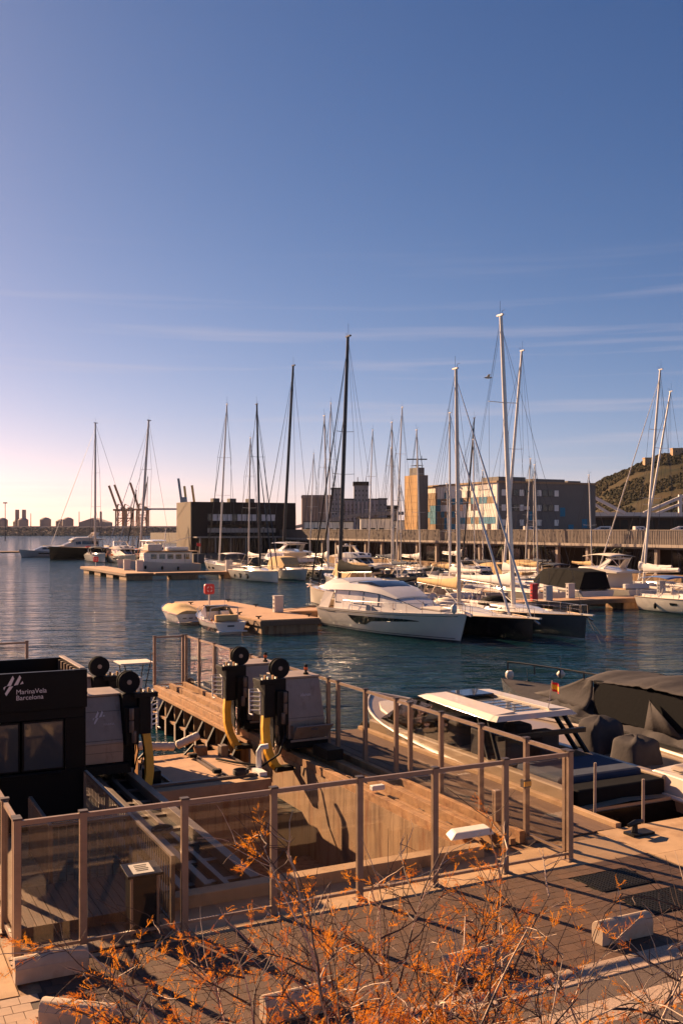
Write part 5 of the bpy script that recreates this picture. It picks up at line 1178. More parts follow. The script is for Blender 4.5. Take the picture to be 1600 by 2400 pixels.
    MB().box(-7.5, -6.21, -1.45, 1.45, .38, .5).build('swim_platform', 'hull_black', t, bevel=.04); MB().box(-7.4, -6.3, -1.3, 1.3, .502, .53).build('platform_shadow', 'canvas_dark', t)
    mb = MB()
    for sd in (1, -1): h.strip(mb, .0, .16, .1, .98, sd, .02, 4)
    mb.sheet([[(-6.24, -1.55, .1), (-6.24, 1.55, .1)], [(-6.24, -1.6, .98), (-6.24, 1.6, .98)]]).build('stern_shadow', 'hull_black', hl)  # black skin over the stern in place of its shadow
    MB().box(-7.9, -7.55, -1.0, .6, .55, .6).build('gangway', 'teak', t)
    flag(t, (-2.6, -.45, zt + .1), .4, pole=.75)
tender()
def drape(mb, x0, x1, w, zf, n=26, m_=16, fold=.05, seed=1, drop=.6):
    rn = random.Random(seed); g = []
    ph = [rn.uniform(0, 6) for _ in range(6)]
    for i in range(n + 1):
        x = lerp(x0, x1, i / n); row = []
        for j in range(m_ + 1):
            y = -1 + 2 * j / m_; zz = zf(x, y); f = fold * (.3 + abs(y) ** 1.5) * (math.sin(x * 5.1 + ph[0] + y * 1.5) + .6 * math.sin(x * 9.7 + ph[1] - y * 2) + .4 * math.sin(x * 17 + ph[2]))
            row.append((x, w(x) * y + f * (1 if y > 0 else -1), zz + f * .35))
        g.append(row)
    mb.sheet(g); return mb
def covered():
    # grey boat under one long cover
    L, B = 14, 3.9; t = thing('covered_yacht', 'motor yacht wrapped in a grey cover with a black open canopy, right of the tender', 'motor yacht', Q(10.7, 9.8, 0), TOV)
    h = Hull(L, B, 1.2, 1.6, tr=.92, rake=.7, full=2.5, mid=.45, kb=.25); h.build(t, 'hull_grey', 'canvas_grey', None)
    wf = lambda x: h.half(min(.99, max(0.01, (x + L / 2) / L))) * 1.06 + .03
    zf = lambda x, y: 1.28 + .1 * (x > 2) * (x - 2) * .3 + (.5 * math.exp(-((x + 4) / 2.2) ** 2) + .75 * math.exp(-((x - 1.6) / 1.5) ** 2)) * (1 - abs(y) ** 2.2) - .55 * max(0, abs(y) - .8) / .2
    drape(MB(), -7.0, 6.6, wf, zf, 56, 18, .06, 4).build('boat_cover', 'canvas_grey', t, smooth=60)
    # canopy roof, and a black block painting the shade of the void below
    z = 2.62
    g = [[(lerp(-5.6, .9, i / 40), y * (1.6 - .005 * i), z + .16 * math.sin(math.pi * min(1, i / 37)) - .16 * y * y + (.03 + .05 * abs(y)) * noise.noise(Vector((i * .55, y * 1.1, 3))) - .07 * math.sin(i * .42 + 1) * (1 - y * y)) for y in (-1, -.85, -.6, -.3, 0, .3, .6, .85, 1)] for i in range(41)]
    cp = MB().sheet(g).build('canopy_roof', 'canvas_grey', t, smooth=60, solid=.03)
    MB().loft([[(-5.3, -1.42, 1.4), (-5.3, -1.42, z - .12), (-5.3, 1.42, z - .12), (-5.3, 1.42, 1.4)], [(.4, -1.42, 1.4), (.4, -1.42, z - .1), (.4, 1.42, z - .1), (.4, 1.42, 1.4)]]).build('canopy_shade', 'canvas_dark', cp)
    for sd in (1, -1):
        g = []
        for i in range(9):
            f = i / 8; top = Vector((lerp(.35, .8, f), sd * 1.5, z - .1)); bot = Vector((lerp(.5, 3.6, f), sd * (1.62 - .3 * f), 1.55 + .1 * f)); row = []
            for k in range(7):
                q = k / 6; p = lerp(top, bot, q) + Vector((.05 * math.sin(i * 2.5 + q * 2), sd * (.06 * math.sin(i * 3.1) * q - .12 * math.sin(math.pi * q)), -.05 * math.sin(math.pi * q))); row.append(p)
            g.append(row)
        MB().sheet(g).build('front_drape', 'canvas_grey', cp, smooth=60, solid=.02)
        g = [[lerp(Vector((-2.2, sd * 1.56, 2.3)), Vector((-2.1 - 1.5 * f, sd * 1.66, 1.45)), q) + Vector((0, sd * .03 * math.sin(f * 20), 0)) for q in (0, .5, 1)] for f in (0, .25, .5, .75, 1)]
        MB().sheet(g).build('loose_flap', 'canvas_grey', cp, smooth=60, solid=.02)
    MB().lathe([(.1, 0), (.16, .08), (.16, .22), (.1, .3)], 10, (6.4, .3, 1.7)).build('winch', 'gelcoat_cream', t, smooth=True); fender(t, 6.9, -.9, 1.2, 'canvas_navy', .2, .5); fender(t, 5.4, -1.3, 1.9, 'gelcoat_cream', .16, .3)
    rail(t, [h.pt(.72 + .26 * i / 4, 1, -1, -.1) + Vector((0, 0, .3)) for i in range(5)], .35, 1, 'rope_dark', .03)
    # beige open boat with covered engines
    L, B = 10.5, 3.2; t = thing('open_motorboat', 'beige open motorboat with grey covers on its console and seat, between tender and covered yacht', 'motorboat', Q(6.95, 6.9, 0), TOV)
    h = Hull(L, B, 1.0, 1.4, tr=.95, rake=.5, full=2.6, mid=.48, kb=.22, bowflare=.7); hl = h.build(t, 'gelcoat_beige', 'gelcoat_beige', 'boot_stripe')
    for sd in (1, -1):
        MB().tube([h.pt(1 - (1 - i / 16) ** 1.25, 1, sd, 0) for i in range(17)], .06, 6).build('gunwale', 'gelcoat_cream', hl, smooth=True)
        mb = MB(); h.strip(mb, .0, .6, .45, .7, sd, .012, 8); mb.build('hull_band', 'hull_black', hl)
    for nm, x, hh, w in (('console_cover', .3, 1.1, .68), ('seat_cover', -1.1, .82, .6)):
        rings = []
        for i in range(15):
            q = i / 14; r = (1 - .28 * q) if q < .8 else (1 - .28 * q) * math.sqrt(max(.02, 1 - ((q - .8) / .2) ** 2))
            rings.append([(x + r * .62 * (abs(math.cos(a)) ** .55) * (1 if math.cos(a) > 0 else -1) + (.03 + .03 * q) * noise.noise(Vector((math.cos(a) * 2.6, math.sin(a) * 2.6, q * 1.5 + x))) * 2, r * w * (abs(math.sin(a)) ** .55) * (1 if math.sin(a) > 0 else -1), .98 + hh * q + .03 * math.sin(a * 5 + 2)) for a in [2 * math.pi * k / 32 for k in range(32)]])
        MB().loft(rings).build(nm, 'canvas_grey', t, smooth=85)
    st = [(-5.1, 1.45, 1.35, .95, 1.42), (-3.2, 1.45, 1.35, .95, 1.48), (-2.6, 1.45, 1.4, .95, 1.25)]
    a = house(MB(), st).build('stern_deck', 'gelcoat_cream', t, bevel=.03)
    MB().hexa([(-4.9, -1.1, 1.5), (-3.4, -1.1, 1.52), (-3.4, 1.1, 1.52), (-4.9, 1.1, 1.5)], [(-4.8, -1.0, 1.58), (-3.5, -1.0, 1.62), (-3.5, 1.0, 1.62), (-4.8, 1.0, 1.58)]).build('sun_pad', 'gelcoat_beige', a, bevel=.03)
    MB().box(-6.2, -5.26, -1.4, 1.4, .3, .42).build('swim_platform', 'gelcoat_beige', t, bevel=.03)
    for y in (1.0, -.9): MB().lathe([(.13, 0), (.15, .02), (.15, .06)], 10, (1.5, y * 1.5, 1.1), 'y').build('speaker', 'rubber', t)
    MB().bar((-4.9, 1.2, 1.48), (-5.0, 1.2, 2.15), .08, .1).build('stern_light', 'black_paint', t); flag(t, (-4.9, -.2, 1.55), .45, pole=.8)
covered()
# T-top boat beyond the left pier
t = thing('fishing_boat', 'small boat with a pale T-top beyond the right lift pier', 'motorboat', Q(-1.2, 26.3, 0), TOL)
h = Hull(4.6, 1.8, .5, .8, kb=.28); h.build(t, 'gelcoat', 'gelcoat')
MB().box(-.35, .3, -.3, .3, .5, 1.2).build('console', 'gelcoat', t, bevel=.08); MB().box(-.75, .65, -.6, .6, 1.78, 1.84).build('t_top', 'canvas_cream', t, bevel=.02)
for x in (-.6, .45):
    for y in (-.4, .4): MB().tube([(x * .6, y, .5), (x, y * 1.2, 1.78)], .022, 6).build('pole', 'black_paint', t)
MB().box(-2.6, -2.25, -.2, .2, .2, 1.0).build('outboard', 'rubber', t, bevel=.08)
# wooden gangboat between the pontoon head and the white bow
t = thing('wooden_tender', 'low varnished wooden tender lying behind the pontoon head', 'rowing boat', Q(20.3, 60.0, 0), TOV + R(-62))
h = Hull(7.2, 1.9, .55, .85, tr=.55, rake=.5, full=2.2, kb=.35); h.build(t, 'teak', 'teak', None)
for x in (-1.5, 0, 1.5): MB().box(x - .15, x + .15, -.75, .75, .56, .62).build('thwart', 'teak', t)
for sd in (1, -1): MB().tube([h.pt(i / 12, 1, sd, .02) for i in range(13)], .05, 5).build('gunwale', 'teak', t)
# ================================================================== BACKGROUND
rnd = random.Random(11)
# ---- port ground behind the promenade, terrace under the dark building
structure(MB().box(84.6, 700, 20, 230, -2, 5.2).box(150, 700, 230.01, 560, -2, 5.19).build('port_ground', 'promenade'), 90, 100)
structure(MB().box(57, 81.9, 196, 236, -2, 1.9).build('terrace_ground', 'promenade'), 60, 200)
structure(MB().box(77.4, 81.9, 40, 196, -2, 1.6).build('quay_apron', 'concrete'), 79, 100)
# ---- raised promenade along the right side of the basin
t = qthing('promenade', 'long raised promenade with barred railing and dark arcade across the basin', 'promenade', 80, 120, 1.6)
MB().box(79.2, 84, 45, 203, 4.75, 5.3).build('deck_slab', 'promenade', t); MB().box(79.0, 79.19, 45, 203, 5.0, 5.36).build('edge_strip', 'promenade_edge', t)
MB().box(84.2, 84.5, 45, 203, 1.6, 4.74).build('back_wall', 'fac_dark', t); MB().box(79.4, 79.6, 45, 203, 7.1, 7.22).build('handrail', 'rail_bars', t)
mb = MB(); v = 45.
while v < 203: mb.box(79.45, 79.55, v, v + .16, 5.3, 7.1); v += .3
o = mb.build('railing_bars', 'rail_bars', t); o['kind'] = 'stuff'
v = 48.
while v < 202:
    MB().box(79.5, 80.0, v, v + .5, 1.6, 4.74).build('column', 'promenade_edge', t); v += 6.5
v = 50.
while v < 200:
    if rnd.random() < .7: MB().box(84.05, 84.15, v, v + rnd.uniform(2, 4), 1.7, 4.2).build('shopfront', 'window_dark', t)
    v += 5
def palm(u, v, z, h, label):
    t = qthing('palm_tree', label, 'palm', u, v, z, 'small dark palms under the promenade')
    MB().tube([(u, v, z), (u + .1, v, z + h * .5), (u, v + .1, z + h)], [.2, .15, .14], 7).build('trunk', 'bark_dark', t)
    mb = MB(); rr = random.Random(int(v * 7))
    for k in range(22):
        a = rr.uniform(0, 6.28); L = rr.uniform(1.0, 1.6); e = rr.uniform(-.2, 1.1); g0, g1 = [], []
        for i in range(6):
            f = i / 5; r = L * f; zz = z + h + L * (e * f - 1.1 * f * f); w = .16 * (1 - f) + .02
            c = Vector((u + r * math.cos(a), v + .1 + r * math.sin(a), zz)); n_ = Vector((-math.sin(a), math.cos(a), 0)) * w; g0.append(c + n_); g1.append(c - n_)
        mb.sheet([g0, g1])
    mb.build('crown', 'palm_green', t, fix=False)
for i, (px, D, l) in enumerate(((1250, 145, 'dark palm on the quay behind the second tallest white mast'), (1385, 134, 'dark palm on the quay behind the pale foredeck'), (1435, 130, 'dark palm on the quay left of the pale bimini'), (1140, 152, 'dark palm on the quay left of the tallest mast'))):
    p = Wp(px, 1300, D) - O; palm(78.5, p.dot(V), 1.6, 3.0, l)
# ---- dark cube building with glazed terrace
t = qthing('terrace_building', 'dark cube building with a glazed terrace band on the far quay', 'building', 58, 201, 1.9)
B_ = lambda name, m, a, p=None: MB().box(*a).build(name, m, p or t)
u0, u1, va, vb = 58, 83.5, 201, 211.5
B_('side_wall', 'fac_lit', (u0, u0 + .3, va, vb, 1.9, 13.4)); B_('upper_wall', 'fac_dark', (u0 + .301, u1, va, va + .3, 10.75, 13.4)); B_('left_pier', 'fac_dark', (u0 + .301, 61.9, va, va + .3, 1.9, 10.749)); B_('right_pier', 'fac_dark', (78.4, u1, va, va + .3, 1.9, 10.749))  # brown side wall puts the sunlit face into the colour
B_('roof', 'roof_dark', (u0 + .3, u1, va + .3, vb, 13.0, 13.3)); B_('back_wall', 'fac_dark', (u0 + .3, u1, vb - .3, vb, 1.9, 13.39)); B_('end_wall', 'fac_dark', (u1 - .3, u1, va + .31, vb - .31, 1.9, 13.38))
B_('terrace_slab', 'fac_dark', (61.9, 78.4, va - .1, va + 4, 6.1, 6.5)); B_('parapet', 'promenade_edge', (61.9, 78.4, va - .1, va + .02, 6.51, 7.5)); B_('spandrel', 'fac_dark', (61.9, 78.4, va + .05, va + .3, 8.3, 9.1)); B_('recess_wall', 'roof_dark', (61.9, 78.4, va + 3.5, va + 3.7, 1.9, 10.74))
for i in range(14):
    a = 61.95 + i * 1.18; w = B_('window', 'roof_dark', (a, a + 1.14, va + .1, va + .2, 9.12, 10.72)); B_('pane', 'cover_white' if i % 5 else 'window_dark', (a + .08, a + 1.06, va + .06, va + .098, 9.2, 10.64), w)
B_('awning', 'promenade_edge', (u0 + .4, 88, va - 3.4, va - .02, 5.35, 5.65))
for i in range(8): B_('column', 'promenade_edge', (59 + i * 3.6, 59.25 + i * 3.6, va - 3.2, va - 2.95, 1.9, 5.34))
for i in range(9):
    a = 59.3 + i * 2.55; w = B_('shop_window', 'window_dark', (a, a + 2.3, va - .02, va + .03 - .03, 2.0, 5.2)); B_('mullion', 'cabinet_grey', (a + 1.1, a + 1.2, va - .06, va - .025, 2.0, 5.2), w)
for i in range(13):
    a = 62.3 + i * 1.2 + rnd.uniform(-.2, .2)
    B_('terrace_seat', ('promenade_edge', 'cloth_pale', 'cloth_red', 'cover_white')[i % 4], (a, a + .5, va + .3, va + .8, 6.51, 7.3 + rnd.uniform(0, .5)))
for a in (64, 68, 72.5): B_('roof_vent', 'roof_dark', (a, a + 1.5, va + 2, va + 4, 13.31, 14.3))
# ---- control tower and mosaic fronted block
t = qthing('control_tower', 'tan panelled control tower with a radar bar on top', 'tower', 122.5, 211, 5.2)
u0, va = 122.5, 211
MB().box(u0, u0 + 3.2, va, va + 6.6, 5.2, 21.4).build('shaft', 'fac_tan', t); MB().box(u0 + .5, u0 + 2.7, va + 1, va + 5, 21.41, 23.4).build('cap', 'fac_grey', t)
for i in range(3):
    for j in range(9): MB().box(u0 - .05, u0 - .003, va + .05 + i * 2.2, va + 2.2 + i * 2.2, 5.3 + j * 1.79, 7.04 + j * 1.79).build('panel', 'fac_orange', t)
MB().box(u0 + .06, u0 + 3.15, va - .05, va - .003, 5.3, 21.2).build('shade_panel', 'fac_grey', t)  # grey end puts the shaded face into the colour; orange panels the lit one
MB().tube([(u0 + 1.6, va + 3, 23.4), (u0 + 1.6, va + 3, 25.6)], .15, 6).build('radar_post', 'black_paint', t); r_ = MB().bar(Vector((u0 + 1.6, va + 3, 25.7)) - Vector((2.4, -1.2, 0)), Vector((u0 + 1.6, va + 3, 25.7)) + Vector((2.4, -1.2, 0)), .25, .3).build('radar_bar', 'black_paint', t)
MB().tube([(u0 + 2.5, va + 2, 23.4), (u0 + 2.5, va + 2, 26.6)], .06, 5).build('antenna', 'black_paint', t)
for k in range(3): MB().box(u0 + .6, u0 + 2.6, va + 1.1, va + 4.9, 24.0 + k * .45, 24.06 + k * .45).build('platform_rail', 'black_paint', t) if k < 1 else None
t = qthing('mosaic_block', 'long office block with blue and cream mosaic panels beside the tower', 'building', 128.2, 183.6, 5.2)
u0, va, vb, u1, zt = 128.2, 183.6, 219, 158, 18.4
MB().box(u0, u1, va, vb, 5.2, zt).build('wall', 'fac_cream', t); MB().box(u0 - .4, u1 + .3, va - .4, vb + .3, zt + .01, zt + .45).build('roof', 'fac_tan', t)
nrow = 8; hz = (zt - 5.3) / nrow
for i in range(20):
    v0_ = va + .6 + i * 1.75
    for j in range(nrow):
        k = None
        if i < 10: k = {0: 'fac_teal', 2: 'fac_teal' if rnd.random() < .8 else 'fac_tan', 5: 'fac_teal' if rnd.random() < .55 else 'fac_tan'}.get(j, 'fac_cream' if rnd.random() < .85 else 'window_dark')
        else: k = 'fac_cream' if j >= 7 else rnd.choice(('fac_tan', 'fac_teal', 'fac_teal', 'fac_teal', 'fac_tan', 'fac_cream'))
        MB().box(u0 - .08, u0 - .004, v0_ + .03, v0_ + 1.72, 5.3 + j * hz + .03, 5.3 + (j + 1) * hz - .03).build('panel', k, t)
MB().box(u0 - .1, u0 + .4, va - .1, va + .55, 5.2, zt).build('corner_pier', 'fac_cream', t)
MB().box(u0 + .41, u1, va - .12, va - .004, 5.2, zt - .02).build('end_shade', 'fac_grey', t)  # grey sheet over the cream wall paints the shaded end darker
for z in (15.2, 11.6, 8.0):
    for i in range(10):
        if i in (5,) or (z < 9 and i % 3): continue
        a = u0 + 1 + i * 1.75; w = MB().box(a, a + 1.5, va - .2, va - .125, z, z + 1.7).build('window', 'roof_dark', t); MB().box(a + .1, a + 1.4, va - .23, va - .203, z + .1, z + 1.6).build('pane', 'window_dark' if i % 3 else 'fac_cream', w)
for a, z in ((u0 + 8.5, 9.4), (u0 + 18.6, 10.4), (u0 + 25.5, 7.6), (u0 + 21.2, 6.2)): MB().box(a, a + 1.6, va - .18, va - .125, z, z + 2.2).build('panel', 'fac_teal', t)
for k, (a, l, h_) in enumerate(((130, 8, 1.1), (140, 10, .8), (151, 4, .5))): MB().box(a, a + l, va + 2, va + 9, zt + .46, zt + .46 + h_).build('roof_house', 'fac_grey', t)
MB().box(134.5, 137.5, va - .35, va - .21, 12, 12.8).build('banner', 'cover_white', t); MB().box(u0 - .16, u0 - .09, va + 2, va + 8, 16.9, 18.1).build('banner', 'cover_white', t)
# low cabins on the port ground between the silos and the tower
for i, (px, D, w, h_, l) in enumerate(((880, 300, 9, 3.2, 'low cream cabin left of the silos ramp foot'), (905, 320, 12, 2.6, 'low cream shed right of the cream cabin'), (770, 330, 16, 2.4, 'low pale shed before the brown silos'))):
    p = Wp(px, HZ, D); t = wthing('port_cabin', l, 'shed', (p.x, p.y, 5.2), 'low sheds on the port ground')
    MB().box(p.x - w / 2, p.x + w / 2, p.y, p.y + 6, 5.2, 5.2 + h_ + 2).build('wall', 'fac_cream', t); MB().box(p.x - w / 2 - .3, p.x + w / 2 + .3, p.y - .3, p.y + 6.3, 5.21 + h_ + 2, 5.5 + h_ + 2).build('roof', 'roof_dark', t)
    for k in range(int(w / 2.5)): MB().box(p.x - w / 2 + .5 + k * 2.5, p.x - w / 2 + 1.9 + k * 2.5, p.y - .06, p.y - .004, 6, 7.6).build('window', 'window_dark', t)
# parked vans along the port ground
for i, px in enumerate((700, 722, 760, 798, 1010, 1045, 1100)):
    p = Wp(px, HZ, 235 - i * 4); t = wthing('parked_car', 'parked car number %s from the left behind the promenade railing' % ('one two three four five six seven'.split()[i]), 'car', (p.x, p.y, 5.2), 'cars parked behind the promenade')
    MB().loft([[(p.x + a, p.y + d, 5.2 + b) for a, b in ((-2.2, .35), (-2.2, 1.0), (-1.4, 1.1), (-.8, 1.75), (1.1, 1.8), (1.7, 1.15), (2.2, 1.0), (2.2, .35))] for d in (0, 1.7)]).build('body', ('gelcoat', 'red_paint', 'hull_silver', 'canvas_navy')[i % 4], t)
    for a in (-1.4, 1.4): MB().lathe([(.1, -.02), (.33, -.02), (.33, .2), (.1, .2)], 10, (p.x + a, p.y - .03, 5.53), 'y').build('wheel', 'rubber', t)
# ---- grain silos
def silos():
    D = 520; X = lambda px: (px - 800) / F * D; Z = lambda py: CAMZ - (py - HZ) / F * D
    t = wthing('grain_silo', 'row of tall ribbed brown grain silos behind the dark building', 'silo', (X(750), D, 5.2))
    n = 9
    for i in range(n):
        c = lerp(X(711), X(778), i / (n - 1)); MB().lathe([(1.02, 5.2), (1.02, Z(1168))], 12, (c, D, 0)).build('silo_tube', 'silo_brown', t, smooth=True)
    MB().box(X(707), X(784), D + .5, D + 16, 5.2, Z(1160)).build('block', 'silo_brown', t); MB().box(X(706), X(786), D - 1.4, D + .4, Z(1168) + .02, Z(1162)).build('cornice', 'silo_brown', t)
    def tower(name, label, a, b, top, depth, m, dz=0):
        t = wthing(name, label, 'silo tower', (X((a + b) / 2), D, 5.2), 'towers of the grain terminal')
        MB().box(X(a), X(b), D + dz, D + dz + depth, 5.2, Z(top)).build('wall', m, t); MB().box(X(a) - .3, X(b) + .3, D + dz - .3, D + dz + depth + .3, Z(top) + .01, Z(top) + .8).build('roof', 'roof_dark', t)
        nx = max(2, int((b - a) / 7)); nz_ = max(3, int((1225 - top) / 10))
        for i in range(nx):
            for j in range(nz_):
                x = lerp(X(a), X(b), (i + .5) / nx); z = lerp(Z(top) - 1.5, 9, (j + .5) / nz_); MB().box(x - .3, x + .3, D + dz - .05, D + dz - .004, z - .5, z + .5).build('window', 'window_dark', t)
        return t
    tower('silo_tower', 'grey silo tower left of the tall black mast', 776, 800, 1147, 10, 'silo_grey', -2)
    tw = tower('silo_tower', 'tallest grain tower with dark cap and antenna', 829, 863, 1138, 12, 'silo_grey', -1); MB().box(X(827), X(864), D - 1.6, D + 12, Z(1137) , Z(1129)).build('head', 'fac_dark', tw); MB().tube([(X(838), D + 2, Z(1129)), (X(838), D + 2, Z(1118))], .2, 5).build('antenna', 'black_paint', tw)
    t2 = tower('silo_block', 'low pale silo block between the two grain towers', 801, 828.5, 1172, 10, 'fac_pink'); tower('silo_block', 'pale pillared silo block below the tallest tower', 863.5, 886, 1172, 10, 'fac_pink'); tower('silo_block', 'low dark grey block at the right end of the silos', 887, 906, 1171, 10, 'silo_grey'); tower('silo_block', 'dark low block behind the masts left of the control tower', 907, 932, 1188, 8, 'fac_dark')
    for k in range(9):
        x = X(803 + k * 9.2); MB().box(x - .45, x + .45, D - 1.7, D - 1.2, 5.2, Z(1176)).build('pillar', 'fac_pink', t2)
    # ramp
    t = wthing('road_ramp', 'elevated road ramp sloping up in front of the silos', 'viaduct', (X(800) * .8, 420, 5.2)); E = 420; XX = lambda px: (px - 800) / F * E; ZZ = lambda py: CAMZ - (py - HZ) / F * E
    pts = [(690, 1236), (760, 1221), (830, 1208), (880, 1204), (945, 1203)]
    for (a, b), (c, d) in zip(pts, pts[1:]): MB().bar((XX(a), E, ZZ(b)), (XX(c), E, ZZ(d)), 8, 1.3).build('deck', 'promenade_edge', t)
    for a, b in ((760, 1221), (800, 1214), (840, 1207), (880, 1204), (925, 1203)): MB().box(XX(a) - .7, XX(a) + .7, E - 1, E + 1, 4, ZZ(b) - .7).build('pier', 'silo_grey', t)
silos()
# ---- container cranes
def crane(label, D, m, legs, boom, house_, arm=None, stays=True):
    X = lambda px: (px - 800) / F * D; Z = lambda py: CAMZ - (py - HZ) / F * D
    a, b, top, base = legs; s = D / F
    t = wthing('container_crane', label, 'crane', (X((a + b) / 2), D, 0), 'container cranes on the horizon')
    for px in (a, b):
        for dy in (0, 14): MB().bar((X(px), D + dy, 0), (X(px), D + dy, Z(top)), 2.0 * s / .6, 2.0 * s / .6).build('leg', m, t)
    for py in (top, (top + base) / 2): MB().bar((X(a), D, Z(py)), (X(b), D, Z(py)), 1.6 * s / .6, 1.6 * s / .6).build('cross_beam', m, t)
    MB().bar((X(a), D, Z(base)), (X(b), D, Z((top + base) / 2)), .9 * s / .6, .9 * s / .6).build('brace', m, t)
    MB().bar((X(b + 6), D + 5, Z(top - 2)), (X(a - 8), D + 5, Z(top - 2)), 2.6 * s / .6, 2.6 * s / .6).build('girder', m, t)
    if boom: MB().bar((X(boom[0]), D + 5, Z(boom[1])), (X(boom[2]), D + 5, Z(boom[3])), 3.0 * s / .6, 2.6 * s / .6).build('raised_boom', m, t)
    if arm: MB().bar((X(arm[0]), D + 5, Z(arm[1])), (X(arm[2]), D + 5, Z(arm[3])), 2.4 * s / .6, 2.4 * s / .6).build('level_boom', m, t)
    if house_: MB().box(X(house_[0]), X(house_[1]), D, D + 10, Z(house_[3]), Z(house_[2])).build('machine_house', m, t)
    MB().bar((X(a), D + 5, Z(top)), (X(a + 4), D + 5, Z(top - 16)), 1.6 * s / .6, 1.6 * s / .6).build('a_frame', m, t)
    for k_ in range(3):
        za, zb = lerp(base, top, k_ / 3), lerp(base, top, (k_ + 1) / 3)
        MB().bar((X(a), D + 14, Z(za)), (X(b), D + 14, Z(zb)), .5 * s / .6, .5 * s / .6).build('lattice', m, t); MB().bar((X(a), D + 14, Z(zb)), (X(b), D + 14, Z(zb)), .5 * s / .6, .5 * s / .6).build('lattice', m, t)
    if stays: MB().bar((X(a + 4), D + 5, Z(top - 16)), (X(b + 8), D + 5, Z(top - 2)), .7 * s / .6, .7 * s / .6).build('back_stay', m, t)
crane('leftmost brown container crane with raised boom', 1500, 'crane_brown', (272, 292, 1197, 1232), (275, 1197, 254, 1138), (283, 291, 1189, 1196))
crane('second brown container crane from the left with raised boom', 1520, 'crane_brown', (288, 308, 1197, 1232), (290, 1197, 267, 1136), (299, 308, 1189, 1196))
crane('third brown container crane, right of the other two raised booms', 1540, 'crane_brown', (322, 344, 1196, 1232), (326, 1197, 304, 1131), (333, 343, 1188, 1195))
crane('blue container crane with one raised and one level boom', 1480, 'crane_blue', (424, 446, 1190, 1232), (425, 1180, 417, 1121), (424, 436, 1165, 1178), (340, 1193, 430, 1193))
crane('yellow container crane boom behind the dark building, left one', 1500, 'crane_yellow', (434, 452, 1195, 1232), (437, 1190, 431, 1139), None, stays=False)
crane('yellow container crane boom behind the dark building, right one', 1510, 'crane_yellow', (453, 472, 1195, 1232), (456, 1190, 449, 1137), None, stays=False)
# ---- breakwater with rocks, far storage, lamp posts
D = 1130; X = lambda px, d=D: (px - 800) / F * d
t = wthing('breakwater', 'long rocky breakwater with a pale cap across the left horizon', 'breakwater', (X(150), D, 0))
MB().box(X(-500), X(470), D, D + 8, 0, 10.6).build('cap_wall', 'breakwater_cap', t); MB().box(X(-500), X(470), D - 3, D - .01, 0, 9.3).build('crest_road', 'breakwater_cap', t)
mb = MB(); rr = random.Random(5)
for k in range(3600):
    x = rr.uniform(X(-330), X(465)); f = rr.random(); r = rr.uniform(1.0, 2.3); c = Vector((x, D - 4 - 20 * f, 8.3 - 8.2 * f + rr.uniform(-.5, .6)))
    vs = [c + Vector((math.cos(a) * r * rr.uniform(.6, 1.1), math.sin(a) * r * rr.uniform(.6, 1.1), zz * r * rr.uniform(.5, .9))) for zz, n_ in ((-.7, 4), (.7, 4)) for a in [2 * math.pi * j / 4 + rr.random() for j in range(4)]]
    mb.hexa(vs[:4], vs[4:])
o = mb.build('rocks', 'rock', t, fix=False); o['kind'] = 'stuff'
D2 = 1250
def far(name, label, cat, px0, px1, top, m, group=None, d=D2):
    t = wthing(name, label, cat, (X((px0 + px1) / 2, d), d, 0), group); z = CAMZ - (top - HZ) / F * d; w = X(px1, d) - X(px0, d)
    return t, z, X((px0 + px1) / 2, d), w
for l, a, b, top in (('leftmost hazy storage tanks on the horizon, with two chimneys', -6, 68, 1213), ('hazy storage tanks on the horizon right of the leftmost group', 93, 174, 1212)):
    t, z, cx, w = far('storage_tank', l, 'tank', a, b, top, 'tank_pale', 'far storage tanks')
    for k in range(3):
        r = w / 6.2; MB().lathe([(r, 0), (r, z - 3 - k % 2 * 2), (r * .6, z - 1 - k % 2 * 2), (.1, z - k % 2 * 2)], 16, (cx + (k - 1) * 2.02 * r, D2 + (k % 2) * 20, 0)).build('tank', 'tank_pale', t, smooth=40)
    if a < 0:
        for px in (35, 51): MB().lathe([(3, 0), (2.6, z + 10)], 8, (X(px, D2), D2 + 10, 0)).build('chimney', 'tank_pale', t)
t, z, cx, w = far('harbour_shed', 'hazy gabled harbour shed right of the storage tanks', 'shed', 186, 247, 1214, 'tank_pale')
MB().loft([[(cx + a * w, D2 + d, b) for a, b in ((-.5, 0), (-.5, z * .75), (0, z), (.5, z * .75), (.5, 0))] for d in (0, 40)]).build('wall', 'tank_pale', t)
for px in (200, 222): MB().box(X(px, D2) - 4, X(px, D2) + 4, D2 - .5, D2 - .1, 3, 10).build('door', 'fac_dark', t)
MB().lathe([(1.6, 0), (1.4, z + 8)], 6, (X(239, D2), D2 - 5, 0)).build('chimney', 'tank_pale', t)
structure(MB().box(-600, 500, 1240, 2400, -2, 4.2).build('far_shore', 'promenade'), 0, 1300).rotation_euler = (0, 0, 0)
for px, top, base, d, l in ((13, 1180, 1268, 262, 'tall lamp post at the far left end of the basin'), (186, 1200, 1236, 1120, 'lamp post on the breakwater left of the pale mast'), (73, 1204, 1236, 1120, 'lamp post on the breakwater between the tank groups')):
    p = Wp(px, base, d); q = Wp(px, top, d); t = wthing('lamp_post', l, 'lamp post', p, 'far lamp posts')
    MB().tube([p, q], [.12 * d / 260, .08 * d / 260], 6).build('pole', 'steel_cap', t); MB().box(q.x - .5, q.x + .5, q.y - .2, q.y + .2, q.z, q.z + .3).build('lamp_head', 'steel_cap', t)
